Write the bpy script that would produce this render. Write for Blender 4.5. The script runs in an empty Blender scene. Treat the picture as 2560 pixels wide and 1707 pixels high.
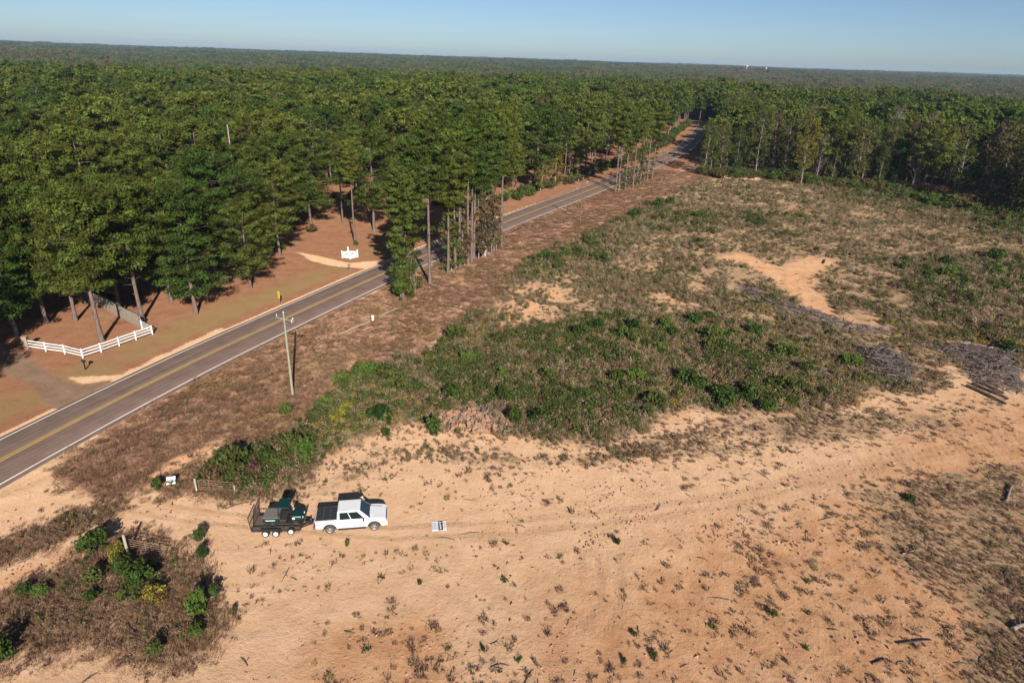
import bpy, bmesh, math, random
import numpy as np
from mathutils import Vector, Matrix

R = math.radians
scene = bpy.context.scene
COL = scene.collection
RNG = np.random.default_rng(11)
random.seed(5)

# ------------------------------------------------------------------ camera
CAM_H, FPX = 36.0, 1640.0                 # metres above the clearing, focal length in photo pixels (2560 wide)
ROLL = math.atan(0.0334)
PITCH = math.atan((853.5 - 143.0) * math.cos(ROLL) / FPX)
cd = bpy.data.cameras.new('camera'); cam = bpy.data.objects.new('camera', cd); COL.objects.link(cam)
cd.sensor_width = 36.0; cd.lens = 36.0 * FPX / 2560.0
cd.clip_start = 0.5; cd.clip_end = 30000
cam.matrix_world = Matrix.Translation((0, 0, CAM_H)) @ Matrix.Rotation(math.pi / 2 - PITCH, 4, 'X') @ Matrix.Rotation(ROLL, 4, 'Z')
scene.camera = cam

# ------------------------------------------------------------------ sky, sun, exposure
SUN_EL, SHADOW_AZ = R(27.4), R(-16.6)     # shadows fall away from the viewer, a little to the left
SH = np.array([math.sin(SHADOW_AZ), math.cos(SHADOW_AZ), 0.0])
world = bpy.data.worlds.new('World'); scene.world = world; world.use_nodes = True
wn = world.node_tree.nodes; wl = world.node_tree.links
sky = wn.new('ShaderNodeTexSky'); sky.sky_type = 'NISHITA'; sky.sun_disc = False
sky.sun_elevation = SUN_EL; sky.sun_rotation = math.atan2(-SH[0], -SH[1])
sky.air_density = 0.68; sky.dust_density = 0.55; sky.ozone_density = 4.0; sky.altitude = 120
wl.new(sky.outputs[0], wn['Background'].inputs[0]); wn['Background'].inputs[1].default_value = 0.065
sd = bpy.data.lights.new('sun', 'SUN'); sd.energy = 5.0; sd.angle = R(0.53); sd.color = (1.0, 0.93, 0.83)
sun = bpy.data.objects.new('sun', sd); COL.objects.link(sun)
sdir = Vector((SH[0] * math.cos(SUN_EL), SH[1] * math.cos(SUN_EL), -math.sin(SUN_EL)))
sun.rotation_euler = sdir.to_track_quat('-Z', 'Y').to_euler(); sun.location = (40, -60, 90)
vs = scene.view_settings; vs.view_transform = 'Standard'; vs.look = 'None'; vs.exposure = 0.5; vs.gamma = 1.0
vs.use_curve_mapping = False
scene.cycles.max_bounces = 4; scene.cycles.diffuse_bounces = 2; scene.cycles.glossy_bounces = 2
scene.cycles.adaptive_threshold = 0.015; scene.cycles.transmission_bounces = 4; scene.cycles.volume_bounces = 0; scene.cycles.transparent_max_bounces = 8

# ------------------------------------------------------------------ photo pixel -> place on the ground
def at(x, y, z=0.0):
    u, v = x - 1280.0, -(y - 853.5)
    c, s = math.cos(ROLL), math.sin(ROLL)
    u2, v2 = u * c - v * s, u * s + v * c
    d = np.array([u2, FPX * math.cos(PITCH) + v2 * math.sin(PITCH), -FPX * math.sin(PITCH) + v2 * math.cos(PITCH)])
    return np.array([0, 0, CAM_H]) + d * ((z - CAM_H) / d[2])
def atd(x, y, z=0.0):                      # same, in the 2352-wide overview
    return at(x / 0.91875, y / 0.91875, z)
def pd(pts): return np.array([atd(*p)[:2] for p in pts])
def pf(pts): return np.array([at(*p)[:2] for p in pts])

# ------------------------------------------------------------------ numpy noise and masks
def vnoise(x, y, scale, seed=0, octaves=3):
    out = np.zeros_like(x, dtype=float); amp = 1.0; tot = 0
    for o in range(octaves):
        X, Y = x / scale + 17.3 * o + seed, y / scale - 9.1 * o + 3.7 * seed
        xi, yi = np.floor(X), np.floor(Y); fx, fy = X - xi, Y - yi
        fx, fy = fx * fx * (3 - 2 * fx), fy * fy * (3 - 2 * fy)
        def h(a, b):
            n = np.sin(a * 127.1 + b * 311.7 + seed * 74.7) * 43758.5453
            return n - np.floor(n)
        v = (h(xi, yi) * (1 - fx) + h(xi + 1, yi) * fx) * (1 - fy) + (h(xi, yi + 1) * (1 - fx) + h(xi + 1, yi + 1) * fx) * fy
        out += amp * v; tot += amp; amp *= 0.5; scale *= 0.5
    return out / tot
def sstep(a, b, t):
    t = np.clip((t - a) / (b - a), 0, 1); return t * t * (3 - 2 * t)
def segdist(x, y, P):                      # distance to an open polyline
    d = np.full(x.shape, 1e9)
    for (ax, ay), (bx, by) in zip(P[:-1], P[1:]):
        dx, dy = bx - ax, by - ay; L = dx * dx + dy * dy + 1e-9
        t = np.clip(((x - ax) * dx + (y - ay) * dy) / L, 0, 1)
        d = np.minimum(d, np.hypot(x - ax - t * dx, y - ay - t * dy))
    return d
def inside(x, y, P):
    r = np.zeros(x.shape, bool); n = len(P)
    for i in range(n):
        ax, ay = P[i]; bx, by = P[(i + 1) % n]
        c = ((ay > y) != (by > y)) & (x < (bx - ax) * (y - ay) / (by - ay + 1e-12) + ax)
        r ^= c
    return r
def pmask(x, y, P, feather=2.0):           # 1 inside, 0 outside, soft edge, 0.5 on the line
    x0, y0 = P.min(0) - feather; x1, y1 = P.max(0) + feather
    out = np.zeros(x.shape); k = (x > x0) & (x < x1) & (y > y0) & (y < y1)
    if k.any():
        xx, yy = x[k], y[k]; d = segdist(xx, yy, np.vstack([P, P[:1]])); d[~inside(xx, yy, P)] *= -1
        out[k] = np.clip(0.5 + 0.5 * d / feather, 0, 1)
    return out

# ------------------------------------------------------------------ mesh and object helpers
def np_mesh(name, verts, faces, mats=(), midx=None, tint=None, smooth=False):
    """verts (N,3); faces: array (M,k), or a list of such arrays"""
    if isinstance(faces, np.ndarray): faces = [faces]
    faces = [f for f in faces if len(f)]
    me = bpy.data.meshes.new(name); verts = np.asarray(verts, np.float32)
    me.vertices.add(len(verts)); me.vertices.foreach_set('co', verts.ravel())
    li = np.concatenate([f.ravel() for f in faces]).astype(np.int32)
    cnt = np.concatenate([np.full(len(f), f.shape[1]) for f in faces]).astype(np.int32)
    me.loops.add(len(li)); me.loops.foreach_set('vertex_index', li)
    me.polygons.add(len(cnt)); st = np.concatenate([[0], np.cumsum(cnt)[:-1]]).astype(np.int32)
    me.polygons.foreach_set('loop_start', st)
    if smooth: me.polygons.foreach_set('use_smooth', np.ones(len(cnt), bool))
    for m in mats: me.materials.append(m)
    if midx is not None: me.polygons.foreach_set('material_index', np.asarray(midx, np.int32))
    if tint is not None:
        a = me.attributes.new('tint', 'FLOAT', 'POINT'); a.data.foreach_set('value', np.asarray(tint, np.float32))
    me.update(calc_edges=True)
    return me

class MB:
    """collects simple solids, then becomes one mesh"""
    def __init__(s): s.v = []; s.f = []; s.n = 0; s.sm = []
    def add(s, v, f, smooth=False):
        o = s.n; s.v.extend([tuple(p) for p in v]); s.f.extend([tuple(i + o for i in q) for q in f]); s.n += len(v)
        s.sm.extend([smooth] * len(f)); return s
    def box(s, c, d, rot=None):
        x, y, z = d[0] / 2, d[1] / 2, d[2] / 2
        P = [Vector(p) for p in ((-x, -y, -z), (x, -y, -z), (x, y, -z), (-x, y, -z), (-x, -y, z), (x, -y, z), (x, y, z), (-x, y, z))]
        if rot is not None: P = [rot @ p for p in P]
        return s.add([p + Vector(c) for p in P], [(3, 2, 1, 0), (4, 5, 6, 7), (0, 1, 5, 4), (1, 2, 6, 5), (2, 3, 7, 6), (3, 0, 4, 7)])
    def bar(s, a, b, w, h=None, up=(0, 0, 1)):          # square bar from a to b
        a, b = Vector(a), Vector(b); d = (b - a); L = d.length; d.normalize(); h = h or w
        u = Vector(up)
        if abs(d.dot(u)) > 0.98: u = Vector((1, 0, 0))
        r = d.cross(u).normalized(); u = r.cross(d)
        rot = Matrix((d, r, u)).transposed()
        return s.box((a + b) / 2, (L, w, h), rot)
    def tube(s, pts, rad, n=8, cap=True, smooth=True):
        pts = [Vector(p) for p in pts]; rad = rad if hasattr(rad, '__len__') else [rad] * len(pts)
        V = []; F = []
        for i, p in enumerate(pts):
            d = (pts[min(i + 1, len(pts) - 1)] - pts[max(i - 1, 0)]).normalized()
            u = Vector((0, 0, 1)) if abs(d.z) < 0.9 else Vector((1, 0, 0))
            r = d.cross(u).normalized(); u = r.cross(d)
            for k in range(n):
                a = 2 * math.pi * k / n; V.append(p + (r * math.cos(a) + u * math.sin(a)) * rad[i])
        for i in range(len(pts) - 1):
            for k in range(n):
                F.append((i * n + k, i * n + (k + 1) % n, (i + 1) * n + (k + 1) % n, (i + 1) * n + k))
        s.add(V, F, smooth)
        if cap:
            s.add([V[k] for k in range(n)], [tuple(range(n))])
            s.add([V[len(V) - n + k] for k in range(n)], [tuple(range(n - 1, -1, -1))])
        return s
    def lathe(s, prof, n=24, axis='y', c=(0, 0, 0), smooth=True):   # prof: (radius, along)
        V = []; F = []
        for r, h in prof:
            for k in range(n):
                a = 2 * math.pi * k / n; p, q = r * math.cos(a), r * math.sin(a)
                V.append({'y': (p + c[0], h + c[1], q + c[2]), 'z': (p + c[0], q + c[1], h + c[2]), 'x': (h + c[0], p + c[1], q + c[2])}[axis])
        for i in range(len(prof) - 1):
            for k in range(n): F.append((i * n + k, i * n + (k + 1) % n, (i + 1) * n + (k + 1) % n, (i + 1) * n + k))
        return s.add(V, F, smooth)
    def prism(s, poly, y0, y1):            # (x, z) outline pushed along y
        n = len(poly); V = [(p[0], y0, p[1]) for p in poly] + [(p[0], y1, p[1]) for p in poly]
        F = [tuple(range(n)), tuple(range(2 * n - 1, n - 1, -1))] + [(i, i + n, (i + 1) % n + n, (i + 1) % n) for i in range(n)]
        return s.add(V, F)
    def hexa(s, b, t):                     # bottom 4 and top 4 corners
        return s.add(list(b) + list(t), [(3, 2, 1, 0), (4, 5, 6, 7), (0, 1, 5, 4), (1, 2, 6, 5), (2, 3, 7, 6), (3, 0, 4, 7)])
    def build(s, name, mat, parent=None, bevel=0, loc=None):
        me = bpy.data.meshes.new(name); me.from_pydata(s.v, [], s.f)
        me.polygons.foreach_set('use_smooth', s.sm)
        bm = bmesh.new(); bm.from_mesh(me)
        if bevel: bmesh.ops.remove_doubles(bm, verts=bm.verts, dist=0.0005)
        bmesh.ops.recalc_face_normals(bm, faces=bm.faces); bm.to_mesh(me); bm.free()
        me.materials.append(mat)
        o = bpy.data.objects.new(name, me); COL.objects.link(o)
        if parent is not None: o.parent = parent
        if loc is not None: o.location = loc
        if bevel:
            m = o.modifiers.new('bevel', 'BEVEL'); m.width = bevel; m.segments = 2; m.limit_method = 'ANGLE'; m.angle_limit = R(35)
        return o

def tag(o, label=None, cat=None, group=None, kind=None):
    if label: o['label'] = label
    if cat: o['category'] = cat
    if group: o['group'] = group
    if kind: o['kind'] = kind
    return o
def empty(name, loc=(0, 0, 0), rz=0.0):
    o = bpy.data.objects.new(name, None); COL.objects.link(o); o.location = loc; o.rotation_euler = (0, 0, rz)
    o.empty_display_size = 0.3; return o
def link_mesh(name, me, parent=None):
    o = bpy.data.objects.new(name, me); COL.objects.link(o)
    if parent is not None: o.parent = parent
    return o

# ------------------------------------------------------------------ materials
def newmat(name):
    m = bpy.data.materials.new(name); m.use_nodes = True; nt = m.node_tree
    for n in list(nt.nodes): nt.nodes.remove(n)
    out = nt.nodes.new('ShaderNodeOutputMaterial'); return m, nt, out
def solid(name, col, rough=0.6, metal=0.0, spec=0.5, noise=0.0, scale=6.0, coat=0.0, bump=0.0):
    m, nt, out = newmat(name); b = nt.nodes.new('ShaderNodeBsdfPrincipled'); nt.links.new(b.outputs[0], out.inputs[0])
    b.inputs['Base Color'].default_value = (*col, 1); b.inputs['Roughness'].default_value = rough
    b.inputs['Metallic'].default_value = metal; b.inputs['Specular IOR Level'].default_value = spec
    b.inputs['Coat Weight'].default_value = coat
    if noise or bump:
        tc = nt.nodes.new('ShaderNodeTexCoord'); nz = nt.nodes.new('ShaderNodeTexNoise')
        nz.inputs['Scale'].default_value = scale; nz.inputs['Detail'].default_value = 6
        nt.links.new(tc.outputs['Object'], nz.inputs['Vector'])
        if noise:
            mx = nt.nodes.new('ShaderNodeMix'); mx.data_type = 'RGBA'
            mx.inputs[6].default_value = (*[c * (1 - noise) for c in col], 1); mx.inputs[7].default_value = (*[min(1, c * (1 + noise)) for c in col], 1)
            nt.links.new(nz.outputs[0], mx.inputs[0]); nt.links.new(mx.outputs[2], b.inputs['Base Color'])
        if bump:
            bp = nt.nodes.new('ShaderNodeBump'); bp.inputs['Strength'].default_value = bump; bp.inputs['Distance'].default_value = 0.02
            nt.links.new(nz.outputs[0], bp.inputs['Height']); nt.links.new(bp.outputs[0], b.inputs['Normal'])
    return m
def leafmat(name, c1, c2, trans=0.3, tamp=0.5):
    """leaf colour differs from plant to plant (object random) and from clump to clump (tint)"""
    m, nt, out = newmat(name); N = nt.nodes; L = nt.links
    oi = N.new('ShaderNodeObjectInfo'); at_ = N.new('ShaderNodeAttribute'); at_.attribute_name = 'tint'
    mx = N.new('ShaderNodeMix'); mx.data_type = 'RGBA'; mx.inputs[6].default_value = (*c1, 1); mx.inputs[7].default_value = (*c2, 1)
    L.new(oi.outputs['Random'], mx.inputs[0])
    ma = N.new('ShaderNodeMath'); ma.operation = 'MULTIPLY_ADD'; ma.inputs[1].default_value = tamp; ma.inputs[2].default_value = 1 - tamp / 2
    L.new(at_.outputs['Fac'], ma.inputs[0])
    hs = N.new('ShaderNodeHueSaturation'); L.new(mx.outputs[2], hs.inputs['Color']); L.new(ma.outputs[0], hs.inputs['Value'])
    hm = N.new('ShaderNodeMath'); hm.operation = 'MULTIPLY_ADD'; hm.inputs[1].default_value = 0.05; hm.inputs[2].default_value = 0.475
    L.new(at_.outputs['Fac'], hm.inputs[0]); L.new(hm.outputs[0], hs.inputs['Hue'])
    d = N.new('ShaderNodeBsdfDiffuse'); t = N.new('ShaderNodeBsdfTranslucent'); mi = N.new('ShaderNodeMixShader')
    mi.inputs[0].default_value = trans
    L.new(hs.outputs[0], d.inputs[0]); L.new(hs.outputs[0], t.inputs[0]); L.new(d.outputs[0], mi.inputs[1]); L.new(t.outputs[0], mi.inputs[2])
    L.new(mi.outputs[0], out.inputs[0]); return m
def barkmat(name, c1, c2, scale=3.0):
    m, nt, out = newmat(name); N = nt.nodes; L = nt.links
    tc = N.new('ShaderNodeTexCoord'); mp = N.new('ShaderNodeMapping'); mp.inputs['Scale'].default_value = (4, 4, 0.7)
    nz = N.new('ShaderNodeTexNoise'); nz.inputs['Scale'].default_value = scale; nz.inputs['Detail'].default_value = 5
    L.new(tc.outputs['Object'], mp.inputs[0]); L.new(mp.outputs[0], nz.inputs['Vector'])
    rp = N.new('ShaderNodeValToRGB'); rp.color_ramp.elements[0].position = 0.35; rp.color_ramp.elements[1].position = 0.68
    rp.color_ramp.elements[0].color = (*c1, 1); rp.color_ramp.elements[1].color = (*c2, 1)
    L.new(nz.outputs[0], rp.inputs[0])
    d = N.new('ShaderNodeBsdfDiffuse'); L.new(rp.outputs[0], d.inputs[0])
    bp = N.new('ShaderNodeBump'); bp.inputs['Strength'].default_value = 0.6; bp.inputs['Distance'].default_value = 0.05
    L.new(nz.outputs[0], bp.inputs['Height']); L.new(bp.outputs[0], d.inputs['Normal'])
    L.new(d.outputs[0], out.inputs[0]); return m

# ------------------------------------------------------------------ scatter: one object that carries very many small plants
def scatter(name, label, cat, pts, rotz, scl, idx, protos, tilt=0.0):
    """protos: meshes. The points mesh carries rotation, scale and which plant stands there."""
    pc = bpy.data.collections.new(name + '_kinds')
    for i, me in enumerate(protos):
        pc.objects.link(bpy.data.objects.new('%s_kind_%02d' % (name, i), me))
    me = bpy.data.meshes.new(name); pts = np.asarray(pts, np.float32); n = len(pts)
    me.vertices.add(n); me.vertices.foreach_set('co', pts.ravel())
    rot = np.zeros((n, 3), np.float32); rot[:, 2] = rotz
    if tilt: rot[:, :2] = RNG.normal(0, tilt, (n, 2))
    scl = np.asarray(scl, np.float32)
    if scl.ndim == 1: scl = np.repeat(scl[:, None], 3, 1)
    for nm, ty, dat in (('rot', 'FLOAT_VECTOR', rot), ('scl', 'FLOAT_VECTOR', scl)):
        a = me.attributes.new(nm, ty, 'POINT'); a.data.foreach_set('vector', np.ascontiguousarray(dat, np.float32).ravel())
    a = me.attributes.new('idx', 'INT', 'POINT'); a.data.foreach_set('value', np.asarray(idx, np.int32))
    o = link_mesh(name, me)
    ng = bpy.data.node_groups.new(name, 'GeometryNodeTree')
    ng.interface.new_socket('Geometry', in_out='INPUT', socket_type='NodeSocketGeometry')
    ng.interface.new_socket('Geometry', in_out='OUTPUT', socket_type='NodeSocketGeometry')
    N = ng.nodes; L = ng.links
    gi = N.new('NodeGroupInput'); go = N.new('NodeGroupOutput'); ci = N.new('GeometryNodeCollectionInfo')
    ci.inputs[0].default_value = pc; ci.inputs[1].default_value = True; ci.inputs[2].default_value = True
    ip = N.new('GeometryNodeInstanceOnPoints'); ip.inputs['Pick Instance'].default_value = True
    def na(nm, ty):
        q = N.new('GeometryNodeInputNamedAttribute'); q.data_type = ty; q.inputs[0].default_value = nm; return q.outputs[0]
    L.new(gi.outputs[0], ip.inputs['Points']); L.new(ci.outputs[0], ip.inputs['Instance'])
    L.new(na('idx', 'INT'), ip.inputs['Instance Index']); L.new(na('rot', 'FLOAT_VECTOR'), ip.inputs['Rotation'])
    L.new(na('scl', 'FLOAT_VECTOR'), ip.inputs['Scale']); L.new(ip.outputs[0], go.inputs[0])
    md = o.modifiers.new('scatter', 'NODES'); md.node_group = ng
    return tag(o, label, cat, kind='stuff')

# ================================================================== THE SETTING
# ------------------------------------------------------------------ road line
RK = np.array([(-60, -76), (0, -61.5), (20, -56), (40, -50.6), (50, -47.8), (60, -44.4), (70, -41), (80, -36.9), (90, -32.5), (100, -28.2), (110, -23.9),
               (120, -19.2), (150, -4.6), (180, 11.5), (200, 22.4), (220, 32.8), (260, 53), (300, 71), (320, 79), (440, 118), (600, 168), (900, 255)], float)
RY = np.arange(-60, 900, 1.0)
_x = np.interp(RY, RK[:, 0], RK[:, 1]); _k = np.ones(17) / 17
for _ in range(2): _x = np.convolve(np.pad(_x, 8, mode='reflect', reflect_type='odd'), _k, 'valid')
RX = _x; RSL = np.gradient(RX, RY)
def road_d(x, y):                          # signed sideways distance from the centre line, + is the clearing's side
    xc = np.interp(y, RY, RX); sl = np.interp(y, RY, RSL)
    return (x - xc) / np.sqrt(1 + sl * sl)
HALF = 3.5                                 # centre line to edge line

def terrain(x, y):
    r = np.hypot(x, y)
    az = np.arctan2(x, np.maximum(y, 1)); e = np.interp(az, [-.9, -.3, .2, .55, .9], [520, 560, 560, 470, 430]) + 170 * (vnoise(az * 40, az * 0, 2.2, 6, 2) - .5)
    z = -17.0 * sstep(0, 330, r - e) + 15.0 * sstep(1300, 3800, r)            # the ground falls away behind the near woods, then rises to the skyline
    z += sstep(700, 1500, r) * (vnoise(x, y, 800, 3, 3) - 0.5) * 15
    z += sstep(1200, 2600, r) * 11 * np.exp(-((az + 0.68) / 0.10) ** 2)
    return z

# ------------------------------------------------------------------ zones of the ground (traced in the photo, laid on the ground)
FIELD = pd([(450, 1085), (520, 1030), (640, 1000), (740, 930), (785, 865), (880, 835), (1000, 765), (1100, 715), (1200, 600), (1330, 535), (1440, 485),
            (1560, 432), (1612, 408), (1840, 415), (2100, 450), (2352, 515), (2500, 560), (2500, 850), (2352, 862), (2200, 850), (2100, 900), (1900, 935), (1620, 950),
            (1530, 985), (1420, 1010), (1250, 1022), (1100, 1000), (950, 1000), (860, 1005), (740, 1060), (700, 1100), (600, 1130), (520, 1130), (450, 1112)])
STRIP = pd([(850, 1005), (1300, 1040), (1450, 1010), (1600, 955), (2050, 935), (2352, 930), (2352, 1010), (2050, 1000), (1750, 1050), (1400, 1075), (1000, 1090), (850, 1110), (690, 1150)])
ISLAND = pd([(120, 1310), (220, 1238), (330, 1222), (450, 1265), (480, 1340), (525, 1420), (470, 1500), (380, 1545), (200, 1500), (60, 1525), (-80, 1500), (-80, 1420), (50, 1345)])
WEEDSTRIP = pd([(-80, 1275), (120, 1190), (270, 1150), (300, 1168), (180, 1235), (-80, 1330)])
RPATCH = pd([(1950, 1112), (2150, 1078), (2352, 1062), (2500, 1050), (2500, 1640), (2130, 1640), (2230, 1420), (2050, 1300), (1960, 1180)])
ORANGE = [pd([(1250, 1330), (1700, 1160), (1950, 1090), (2050, 930), (2352, 900), (2600, 900), (2600, 1700), (1100, 1700)]),
          pd([(330, 1098), (400, 1052), (520, 1003), (500, 1030), (420, 1078), (360, 1112)]),
          pd([(700, 1450), (1000, 1400), (1150, 1700), (600, 1700)]),
          pd([(100, 1290), (200, 1225), (250, 1215), (130, 1290), (0, 1350), (-80, 1400), (-80, 1350)])]
BARE = [pd([(1640, 592), (1700, 580), (1790, 612), (1860, 588), (1935, 600), (1885, 625), (1875, 662), (1925, 722), (1900, 735), (1815, 690), (1775, 640), (1720, 612)]),
        pd([(330, 1098), (400, 1052), (520, 1003), (500, 1030), (420, 1078), (360, 1112)])]
HALFBARE = [pd([(1130, 700), (1200, 655), (1310, 650), (1330, 690), (1240, 755), (1150, 750)]), pd([(1480, 690), (1560, 655), (1690, 660), (1600, 705), (1500, 712)]),
            pd([(900, 770), (960, 735), (1010, 720), (1000, 745), (930, 775)]), pd([(1900, 730), (2050, 785), (2110, 850), (2050, 945), (2160, 945), (2190, 850), (2100, 772), (1950, 715)]),
            pd([(1030, 945), (1140, 960), (1160, 990), (1010, 1010)]), ]
SLASH = [pd([(1690, 645), (1790, 685), (1960, 742), (2100, 765), (2000, 772), (1900, 760), (1720, 690)]),
         pd([(1955, 800), (2040, 798), (2108, 848), (2085, 882), (1990, 862)]), pd([(2120, 788), (2200, 790), (2352, 812), (2352, 905), (2250, 885), (2190, 830)]),
         pd([(1440, 915), (1500, 910), (1520, 950), (1440, 955)]), pd([(1780, 835), (1940, 850), (1940, 865), (1790, 860)])]
DRIVE = pf([(-200, 790), (0, 866), (70, 890), (115, 930), (190, 962), (290, 950), (150, 1022), (120, 1020), (85, 965), (0, 930), (-200, 890)])
APRON = [pf([(155, 940), (300, 935), (420, 875), (560, 812), (560, 838), (320, 946), (200, 962)])]
DRIVE2 = pd([(680, 578), (740, 588), (800, 603), (880, 598), (845, 618), (770, 612), (715, 600)])
GREENV = pd([(640, 900), (780, 850), (900, 800), (820, 790), (700, 800), (640, 850)])
RUTS = [pd(q) for q in ([(230, 1130), (420, 1165), (560, 1185), (900, 1215), (1200, 1195), (1500, 1160), (1750, 1120), (1950, 1075), (2200, 1020), (2400, 985)],
                        [(230, 1160), (420, 1195), (560, 1212), (900, 1240), (1200, 1225), (1500, 1188), (1750, 1142), (1950, 1090), (2200, 1035), (2400, 1000)],
                        [(1180, 1190), (1450, 1168), (1650, 1145), (1850, 1085), (2100, 1030)], [(1210, 1215), (1480, 1190), (1700, 1160), (1880, 1100), (2120, 1045)],
                        [(1375, 1280), (1385, 1330), (1380, 1390), (1340, 1440)], [(1425, 1275), (1432, 1330), (1430, 1380), (1400, 1450)],
                        [(1780, 640), (1830, 690), (1900, 735)], [(1880, 592), (1845, 620), (1850, 660), (1890, 700)], [(1810, 615), (1800, 650), (1850, 705)],
                        [(0, 1110), (150, 1050), (260, 1000)], [(0, 1140), (150, 1075), (230, 1030)],
                        [(1900, 1440), (2020, 1425), (2120, 1400)], [(1900, 1470), (2030, 1450), (2130, 1425)])]
RFOREST = np.vstack([pd([(1612, 402), (1700, 403), (1840, 413), (2000, 436), (2100, 452), (2230, 478), (2352, 512)]), [(175, 150), (400, 150), (9000, 300), (9000, 9000), (3500, 9000), (170, 500), (100, 345)]])
LFOREST = np.vstack([[(-150, 40), (-100, 62)], pd([(0, 765), (60, 720), (250, 700), (330, 690), (450, 655), (560, 610), (640, 560), (690, 520), (715, 455), (790, 465), (870, 450)])])

DIRTP = pf([(1085, 1035), (1180, 1020), (1285, 1045), (1275, 1085), (1180, 1100), (1090, 1090)])
GREENZ = [pd(q) for q in ([(480, 1100), (640, 1010), (780, 870), (900, 840), (1000, 770), (1250, 765), (1500, 730), (1700, 765), (1950, 860), (1900, 925), (1500, 985), (1000, 995), (850, 965), (740, 1040), (700, 1110)], [(1210, 610), (1330, 560), (1480, 480), (1560, 470), (1450, 560), (1280, 640)], [(1480, 500), (1700, 480), (1840, 500), (1700, 530), (1550, 535)], [(2040, 600), (2352, 590), (2400, 760), (2300, 790), (2150, 690)], [(1900, 420), (2352, 520), (2352, 560), (2100, 490), (1900, 450)])]
def zones(x, y):
    Z = {}; d = road_d(x, y); right = sstep(-0.5, 0.5, d)
    n1 = vnoise(x, y, 9, 1); n2 = vnoise(x, y, 2.6, 2)
    f = pmask(x, y, FIELD, 5.0); veg = np.clip(0.5 + (f - 0.5) * 2.0 + (n1 - 0.5) * 1.5 * ((f > .02) & (f < .98)), 0, 1)
    for b in HALFBARE: veg = np.minimum(veg, 1 - 0.42 * pmask(x, y, b, 4.5))
    gz = np.zeros(x.shape)
    for p in GREENZ: gz = np.maximum(gz, pmask(x, y, p, 6.0))
    Z['lush'] = gz; veg = veg * np.where(np.hypot(x, y) < 300, .70 + .30 * np.clip(gz * 1.3 + (n1 - .5) * 1.2, 0, 1), 1)
    for b in BARE: veg = np.minimum(veg, 1 - .95 * pmask(x, y, b, 2.8))
    veg = np.maximum(veg, pmask(x, y, ISLAND, 1.8) * (.52 + .5 * n1)); veg = np.maximum(veg, pmask(x, y, WEEDSTRIP, 1.2) * 0.72)
    veg = np.maximum(veg, pmask(x, y, STRIP, 2.0) * (0.22 + 0.75 * n1)); veg = np.maximum(veg, pmask(x, y, RPATCH, 2.5) * (0.38 + 0.72 * n1))
    veg = np.minimum(veg, 1 - .8 * pmask(x, y, DIRTP, 1.5)); Z['veg'] = veg
    # grass verge between the road and the cut-over field
    dv = np.where(y > 55, 1, sstep(38, 55, y))
    fieldside = np.maximum(pmask(x, y, FIELD, 1.5), 0)
    vp = np.vstack([pd([(120, 1075), (268, 985), (588, 797), (892, 650), (1140, 537), (1380, 441), (1529, 377), (1606, 300)]), pd([(1612, 408), (1560, 432), (1440, 485), (1330, 535), (1200, 600), (1100, 715), (1000, 765),
                    (880, 835), (785, 865), (740, 930), (640, 1000), (520, 1030), (450, 1085), (450, 1112), (560, 1140), (420, 1135), (330, 1120), (235, 1150), (180, 1130)])])
    Z['verge'] = np.clip(np.where(y > 56, pmask(x, y, vp, 5.0) * 2.2 - .25, pmask(x, y, vp, 1.8)), 0, 1) * (1 - pmask(x, y, BARE[1], 0.8))
    o = np.zeros(x.shape)
    for p in ORANGE: o = np.maximum(o, pmask(x, y, p, 6.0 if p is ORANGE[0] else 1.5))
    o = np.maximum(o, 0.85 * pmask(x, y, FIELD, 3))
    for p in BARE[:1] + [DIRTP]: o = np.maximum(o, 0.85 * pmask(x, y, p, 2))
    Z['orange'] = o
    s = np.zeros(x.shape)
    for p in SLASH: s = np.maximum(s, pmask(x, y, p, 1.5))
    Z['slash'] = s
    far = sstep(150, 400, np.hypot(x, y))
    st = np.maximum(sstep(HALF + 0.3, HALF + 2.0, -d), np.maximum(pmask(x, y, RFOREST, 2), sstep(330, 420, np.hypot(x, y))))
    st = np.maximum(st, sstep(150, 190, y) * (1 - fieldside) * sstep(14, 9, np.abs(d)) * 0.6)
    Z['straw'] = st
    Z['green'] = np.clip(sstep(HALF + 1, HALF + 4, -d) * sstep(HALF + 15, HALF + 6, -d) * (0.3 + 0.9 * n1), 0, 1) * sstep(170, 120, y) + pmask(x, y, GREENV, 3)
    Z['drive'] = pmask(x, y, DRIVE, 1.0)
    ap = pmask(x, y, DRIVE2, 0.8)
    for p in APRON: ap = np.maximum(ap, 0.85 * pmask(x, y, p, 0.7))
    ap = np.maximum(ap, 0.8 * sstep(HALF + 2.4, HALF + 0.8, np.abs(d)) * (n2 * 1.1))
    Z['apron'] = ap
    ru = np.zeros(x.shape); k = np.hypot(x, y) < 190
    for p in RUTS: ru[k] = np.maximum(ru[k], sstep(0.42, 0.12, segdist(x[k], y[k], p)))
    Z['rut'] = ru
    return Z

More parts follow.
